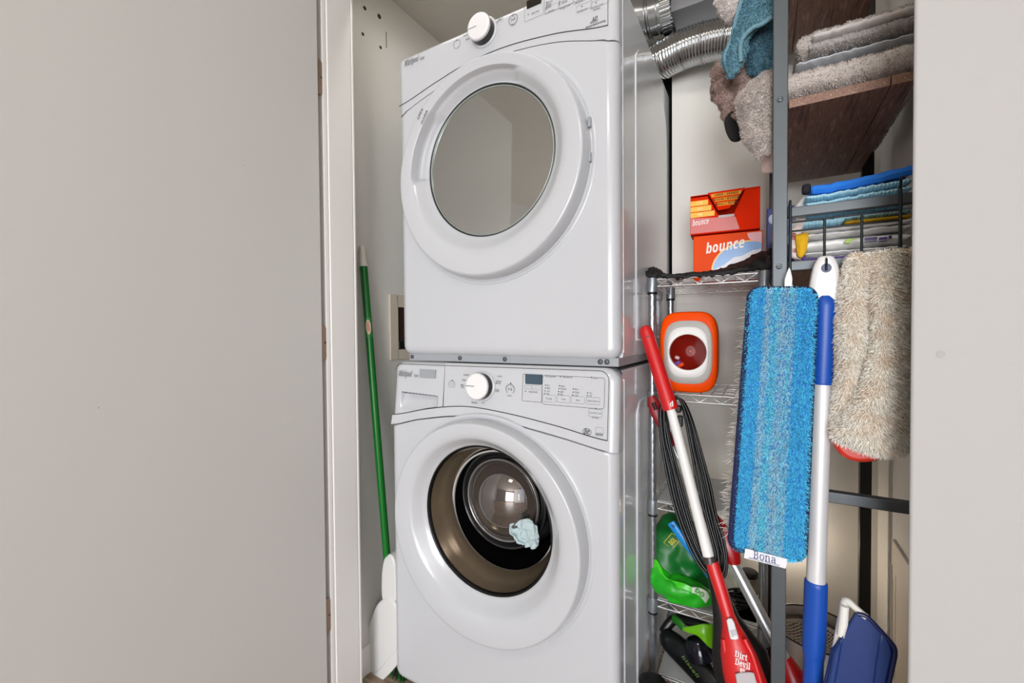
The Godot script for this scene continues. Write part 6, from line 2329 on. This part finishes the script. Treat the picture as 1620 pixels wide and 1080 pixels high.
	obj("grey_panel", face.call([[1163, 1066], [1170, 1063], [1186, 1062], [1193, 1064], [1206, 1110], [1172, 1115]], 0.047, 0.014, 0.002), mat(0.72, 0.7, 0.71, 0.35), shell)
	var lp: Vector3 = off.call(P.call(1172, 1043), 0.0395)
	var f2 := (EYE - lp).normalized()
	var x2 := (Vector3.RIGHT - f2 * f2.x).normalized()
	var y2 := f2.cross(x2)
	for q in [["Dirt", 0.0065, 0.0, 0.022], ["Devil", -0.0065, 0.003, 0.026]]:
		letter("maker_word", q[0], lp + y2 * q[1] + x2 * q[2] + f2 * 0.0025, x2 + y2 * -0.06, y2, 0.0105, M.white, shell, q[3], "Droid Serif", true)
	letter("maker_word", "go", lp - y2 * 0.0155 + x2 * 0.003 + f2 * 0.0025, x2, y2, 0.006, M.white, shell, 0.008, "Droid Sans", true)
	# cord: loops between the upper and the lower hook
	g = Geo.new()
	for k in 6:
		var e := k / 5.0 - 0.5
		var q := []
		for s in [[1071, 627, 0], [1058, 629, 2], [1049, 645, 6], [1052, 690, 9], [1063, 740, 11], [1076, 795, 12], [1092, 845, 11], [1110, 884, 8], [1128, 905, 5], [1140, 908, 3]]:
			q.append(off.call(P.call(s[0] + e * s[2] * 1.5 + rng.randf_range(-1, 1), s[1] + absf(e) * 6.0 - e * (8.0 if s[1] > 870 else 2.0)), -0.016 + 0.012 * sin(k * 2.3)))
		g.tube(curve(q, 6), 0.0030, 8)
	for k in 6:
		var e := k / 5.0 - 0.5
		var q := []
		for s in [[1071, 629, 2], [1080, 636, 4], [1090, 665, 7], [1102, 715, 9], [1114, 765, 12], [1124, 812, 11], [1135, 852, 12], [1141, 882, 12], [1140, 902, 8], [1134, 910, 6]]:
			q.append(off.call(P.call(s[0] + e * s[2] * 1.6 + rng.randf_range(-1, 1), s[1] + e * (14.0 if s[1] > 870 else 2.0)), -0.016 + 0.012 * sin(k * 1.9)))
		g.tube(curve(q, 6), 0.0030, 8)
	obj("power_cord", g, mat(0.012, 0.013, 0.015, 0.35), t)
	g = Geo.new()
	g.box(P.call(1069, 641) + Vector3(-0.006, -0.016, -0.012), P.call(1069, 641) + Vector3(0.012, 0.0, 0.006), 0.004)
	g.box(P.call(1074, 660) + Vector3(-0.004, -0.022, -0.010), P.call(1074, 660) + Vector3(0.008, 0.004, 0.004), 0.003)
	obj("cord_hook", g, M.black, t)
	g = Geo.new()
	var ft: Vector3 = Vector3(P.call(1196, 1140).x + 0.01, 0.0, P.call(1196, 1140).z + 0.02)
	g.box(ft + Vector3(-0.09, 0.0, -0.05), ft + Vector3(0.09, 0.06, 0.05), 0.018, 4)
	obj("floor_head", g, M.black, t)
	# second vacuum, dark red, behind
	t = thing("stick_vacuum", "dark red stick vacuum with chrome pole, leaning behind the bright red one", "vacuum cleaner", Vector3(0.0, 0.0, -1.08))
	var z2 := func(v: float): return lerpf(-1.126, -1.03, (v - 630.0) / 430.0)
	var Q := func(u: float, v: float): return at(u, v, z2.call(v))
	g = Geo.new()
	var hs := []
	for q in [[1030, 627, 0.009, 0.008], [1033, 634, 0.0145, 0.010], [1038, 650, 0.016, 0.011], [1046, 668, 0.0135, 0.011], [1054, 684, 0.0105, 0.011], [1064, 706, 0.009, 0.010]]:
		hs.append([Q.call(q[0], q[1]), q[2], q[3]])
	g.loft(rings_along(hs, 24, 2.6))
	hd = obj("handle", g, M.darkred, t)
	g = Geo.new()
	var h0: Vector3 = off.call(Q.call(1033.5, 637), 0.0095)
	var h1: Vector3 = off.call(Q.call(1038, 648), 0.0105)
	g.tube([h0, h1], [0.0060, 0.0052], 14, true, 0.8)
	obj("hanging_hole", g, mat(0.2, 0.03, 0.04, 0.6), hd)
	g = Geo.new()
	g.tube([Q.call(1062, 702), Q.call(1116, 815)], 0.0042, 12)
	g.tube([Q.call(1068, 702), Q.call(1122, 815)], 0.0032, 12)
	obj("upper_rod", g, M.chrome, t)
	hs = []
	for q in [[1116, 806, 0.009, 0.010], [1126, 820, 0.016, 0.016], [1142, 845, 0.023, 0.020], [1155, 872, 0.021, 0.018], [1160, 886, 0.016, 0.014], [1162, 892, 0.013, 0.012]]:
		hs.append([Q.call(q[0], q[1]), q[2], q[3]])
	g = Geo.new()
	g.loft(rings_along(hs, 24, 2.4))
	obj("motor_body", g, mat(0.62, 0.04, 0.06, 0.25), t)
	g = Geo.new()
	g.tube([Q.call(1158, 888), Q.call(1244, 1048)], 0.0125, 24)
	obj("pole", g, M.chrome, t)
	hs = []
	for q in [[1240, 1040, 0.014, 0.014], [1246, 1052, 0.018, 0.018], [1254, 1068, 0.024, 0.022], [1264, 1090, 0.034, 0.026], [1274, 1115, 0.045, 0.03]]:
		hs.append([Q.call(q[0], q[1]), q[2], q[3]])
	g = Geo.new()
	g.loft(rings_along(hs, 24, 2.6))
	obj("foot", g, mat(0.66, 0.05, 0.07, 0.25), t)
	# black thing low in front of the rack
	var bp := at(1016, 1071, -1.06)
	t = thing("black_object", "low black rounded plastic object in front of the wire rack, only its top edge showing", "bin", Vector3(bp.x, 0, -1.06))
	g = Geo.new()
	g.lathe(curve([Vector2(0.0, 0.0), Vector2(0.026, 0.001), Vector2(0.03, 0.02), Vector2(0.032, bp.y - 0.02), Vector2(0.030, bp.y - 0.002), Vector2(0.024, bp.y + 0.004), Vector2(0.0, bp.y + 0.005)], 4), 28, Transform3D(Basis.IDENTITY, Vector3(-0.2265, 0, -1.06)))
	obj("object_body", g, M.black, t)
	# unseen plug-in night light behind the mop, placed to light the lower wall
	var np := Vector3(0.062, 0.44, -1.5)
	t = thing("unseen_night_light", "unseen warm plug-in night light on the back wall behind the silver mop pole", "lamp", np)
	g = Geo.new()
	g.box(np + Vector3(-0.014, -0.03, 0.0005), np + Vector3(0.014, 0.03, 0.018), 0.004, 3)
	obj("plug", g, M.white, t)
	g = Geo.new()
	g.box(np + Vector3(-0.012, 0.0, 0.0185), np + Vector3(0.012, 0.028, 0.03), 0.005, 3)
	var nl := mat(0.95, 0.9, 0.8, 0.5)
	nl.emission_enabled = true
	nl.emission = Color(1.0, 0.84, 0.66)
	nl.emission_energy_multiplier = 1.5
	obj("glowing_cap", g, nl, t)
	var lo := OmniLight3D.new()
	lo.name = "unseen_night_glow"
	lo.position = np + Vector3(0, 0.014, 0.045)
	lo.light_color = Color(1.0, 0.92, 0.83)
	lo.light_energy = 0.018
	lo.light_size = 0.02
	lo.omni_range = 6.0
	lo.omni_attenuation = 2.0
	lo.shadow_enabled = true
	add_child(lo)
	build_pot()
	build_dustpan()
	build_access_panel()

func build_pot():
	var ctr := Vector3(0.108, 0.0, -1.205)
	var r := 0.086
	var top := 0.362
	var t := thing("stock_pot", "stainless steel pot with a perforated steamer basket, on the floor behind the mop", "pot", ctr)
	var steel := mat(0.82, 0.80, 0.78, 0.38, 0.7)
	var tf := Transform3D(Basis.IDENTITY, ctr)
	var g := Geo.new()
	g.lathe([Vector2(0, 0), Vector2(r - 0.008, 0), Vector2(r - 0.001, 0.006), Vector2(r, 0.014), Vector2(r, top - 0.004), Vector2(r + 0.003, top - 0.002), Vector2(r + 0.003, top), Vector2(r - 0.002, top), Vector2(r - 0.002, 0.01), Vector2(0, 0.01)], 60, tf)
	obj("pot_body", g, steel, t)
	g = Geo.new()
	var ring := []
	for k in 61:
		ring.append(ctr + Vector3(cos(TAU * k / 60.0) * (r + 0.001), top + 0.001, sin(TAU * k / 60.0) * (r + 0.001)))
	g.tube(ring, 0.0022, 8, false)
	obj("pot_rim", g, mat(0.2, 0.18, 0.17, 0.3, 0.6), t)
	var bk := thing("steamer_basket", "perforated stainless steamer basket sitting inside the steel pot", "basket", ctr + Vector3(0, top - 0.06, 0))
	g = Geo.new()
	ring = []
	for k in 61:
		ring.append(ctr + Vector3(cos(TAU * k / 60.0) * (r - 0.008), top - 0.024, sin(TAU * k / 60.0) * (r - 0.008)))
	g.tube(ring, 0.003, 8, false)
	obj("basket_rim", g, mat(0.45, 0.42, 0.4, 0.25, 0.9), bk)
	# sheet with real holes: square cells, each with an octagonal opening, bent into a shallow bowl
	g = Geo.new()
	var rr := r - 0.009
	var cell := 0.0078
	var n := int(rr / cell) + 1
	for ix in range(-n, n + 1):
		for iz in range(-n, n + 1):
			var cx := ix * cell
			var cz := iz * cell
			if Vector2(absf(cx), absf(cz)).length() > rr - cell * 0.4: continue
			var s := g.v.size()
			for k in 8:
				var q := TAU * (k + 0.5) / 8.0
				var d := Vector2(cos(q), sin(q))
				var m := maxf(absf(d.x), absf(d.y))
				g.add(Vector3(cx + d.x / m * cell / 2, 0, cz + d.y / m * cell / 2))
				g.add(Vector3(cx + d.x * cell * 0.31, 0, cz + d.y * cell * 0.31))
			for k in 8:
				var k2 := (k + 1) % 8
				g.quad(s + 2 * k, s + 2 * k + 1, s + 2 * k2 + 1, s + 2 * k2)
	g.warp(func(p):
		var q := Vector2(p.x, p.z).length() / rr
		return ctr + Vector3(p.x, top - 0.058 + 0.03 * q * q, p.z))
	obj("perforated_sheet", g, mat(0.88, 0.84, 0.80, 0.42, 0.6), bk)
	g = Geo.new()
	g.lathe([Vector2(rr + 0.0015, top - 0.022), Vector2(rr, top - 0.025), Vector2(rr - 0.004, top - 0.034)], 60, tf)
	obj("basket_wall", g, steel, bk)
	g = Geo.new()
	var kp := ctr + Vector3(0.047, top - 0.052, 0.05)
	g.lathe(curve([Vector2(0.0, 0.0), Vector2(0.007, 0.001), Vector2(0.009, 0.01), Vector2(0.0105, 0.018), Vector2(0.007, 0.025), Vector2(0, 0.026)], 4), 20, Transform3D(Basis.IDENTITY, kp))
	tag(obj("cork_stopper", g, relief(mat(0.82, 0.70, 0.52, 0.8), 0.1, 0.1, 30.0)), "pale cork stopper lying in the steamer basket between the mop and the dustpan", "cork")

func build_dustpan():
	var t := thing("dustpan", "dark blue dustpan standing upright at the bottom right, with a white looped handle", "dustpan", Vector3(0.14, 0.28, -0.87))
	var z := -0.866
	var pl := func(pts: Array, zz: float):
		var o := []
		for q in pts:
			var p := at(q[0], q[1], zz)
			o.append(Vector2(p.x, p.y))
		var area := 0.0
		for k in o.size():
			area += o[k].cross(o[(k + 1) % o.size()])
		if area < 0: o.reverse()
		return o
	var out: Array = pl.call([[1355, 969], [1371, 973], [1392, 994], [1409, 1013], [1416, 1022], [1418, 1033], [1416, 1045], [1404, 1100], [1390, 1165], [1280, 1165], [1304, 1082], [1316, 1029], [1326, 1014], [1334, 1005]], z)
	var g := Geo.new()
	g.slab(out, z - 0.008, z, 0.002, 3)
	var body := obj("pan", g, M.navy, t)
	# raised walls along the right and the left, the bright left edge
	var wall := func(pts: Array, r: float, called: String, m: Material, dz := 0.004):
		var q := []
		for p in pts:
			q.append(at(p[0], p[1], z + dz))
		var gg := Geo.new()
		gg.tube(curve(q, 6), r, 10, true)
		return obj(called, gg, m, body)
	wall.call([[1356, 971], [1371, 975], [1392, 996], [1409, 1015], [1415, 1024], [1416, 1034], [1414, 1046], [1402, 1100], [1389, 1160]], 0.0032, "rolled_edge", mat(0.07, 0.11, 0.3, 0.3))
	g = Geo.new()
	g.slab(pl.call([[1334, 1006], [1330, 1030], [1325, 1060], [1321, 1082], [1300, 1165], [1284, 1165], [1308, 1082], [1318, 1030], [1327, 1014]], z + 0.004), z - 0.001, z + 0.008, 0.003, 3)
	obj("side_wall", g, M.navy, body)
	g = Geo.new()
	g.slab(pl.call([[1394, 1000], [1408, 1016], [1413, 1034], [1398, 1100], [1386, 1160], [1372, 1160], [1385, 1050], [1390, 1020]], z + 0.002), z - 0.001, z + 0.003, 0.003, 3)
	obj("sloped_wall", g, M.navy, body)
	g = Geo.new()
	g.tube(curve([at(1322, 1032, -0.872), at(1328, 1000, -0.878), at(1333, 972, -0.882), at(1336, 955, -0.882), at(1341, 951, -0.879), at(1350, 958, -0.874), at(1362, 969, -0.868), at(1371, 976, -0.866)], 6), [0.006, 0.006, 0.006, 0.006, 0.006, 0.006, 0.006, 0.006, 0.006, 0.006, 0.006, 0.006, 0.006, 0.006, 0.006, 0.006, 0.006, 0.006, 0.006, 0.006, 0.006, 0.006, 0.006, 0.006, 0.006, 0.0058, 0.0056, 0.0054, 0.0052, 0.005, 0.005, 0.005, 0.005, 0.005, 0.005, 0.005, 0.005, 0.005, 0.005, 0.005, 0.005, 0.005, 0.005], 14)
	obj("handle", g, mat(0.88, 0.88, 0.86, 0.35), t)
	g = Geo.new()
	g.tube([at(1336, 958, -0.872), at(1334, 985, -0.870), at(1330, 1006, -0.868)], [0.0062, 0.0066, 0.005], 14)
	obj("handle_stem", g, mat(0.88, 0.88, 0.86, 0.35), t)

func build_access_panel():
	var t := thing("access_panel", "flat cream access panel with pressed lines on the closet side wall at the lower right", "panel", Vector3(0.272, 0.2, -1.25))
	var tf := Transform3D(Basis(Vector3(0, 0, 1), Vector3.UP, Vector3.LEFT), Vector3.ZERO)   # outline x is z, y is height, drawn out to the left
	var g := Geo.new()
	g.slab(rounded(Vector2(-1.325, 0.22), Vector2(-1.12, 0.56), 0.006, 3), -0.273, -0.266, 0.002, 2, tf)
	var p := obj("panel", g, mat(0.85, 0.82, 0.77, 0.6), t)
	g = Geo.new()
	var pts := []
	for q in [[-1.318, 0.50], [-1.314, 0.46], [-1.316, 0.40], [-1.312, 0.34], [-1.316, 0.28]]:
		pts.append(Vector3(0.2655, q[1], q[0]))
	g.tube(curve(pts, 5), 0.0025, 8)
	for f in [[-1.305, 0.27, 0.47], [-1.285, 0.25, 0.49]]:
		g.tube([Vector3(0.266, f[1], f[0]), Vector3(0.266, f[2], f[0])], 0.0012, 6)
	obj("pressed_line", g, mat(0.83, 0.8, 0.75, 0.6), p)
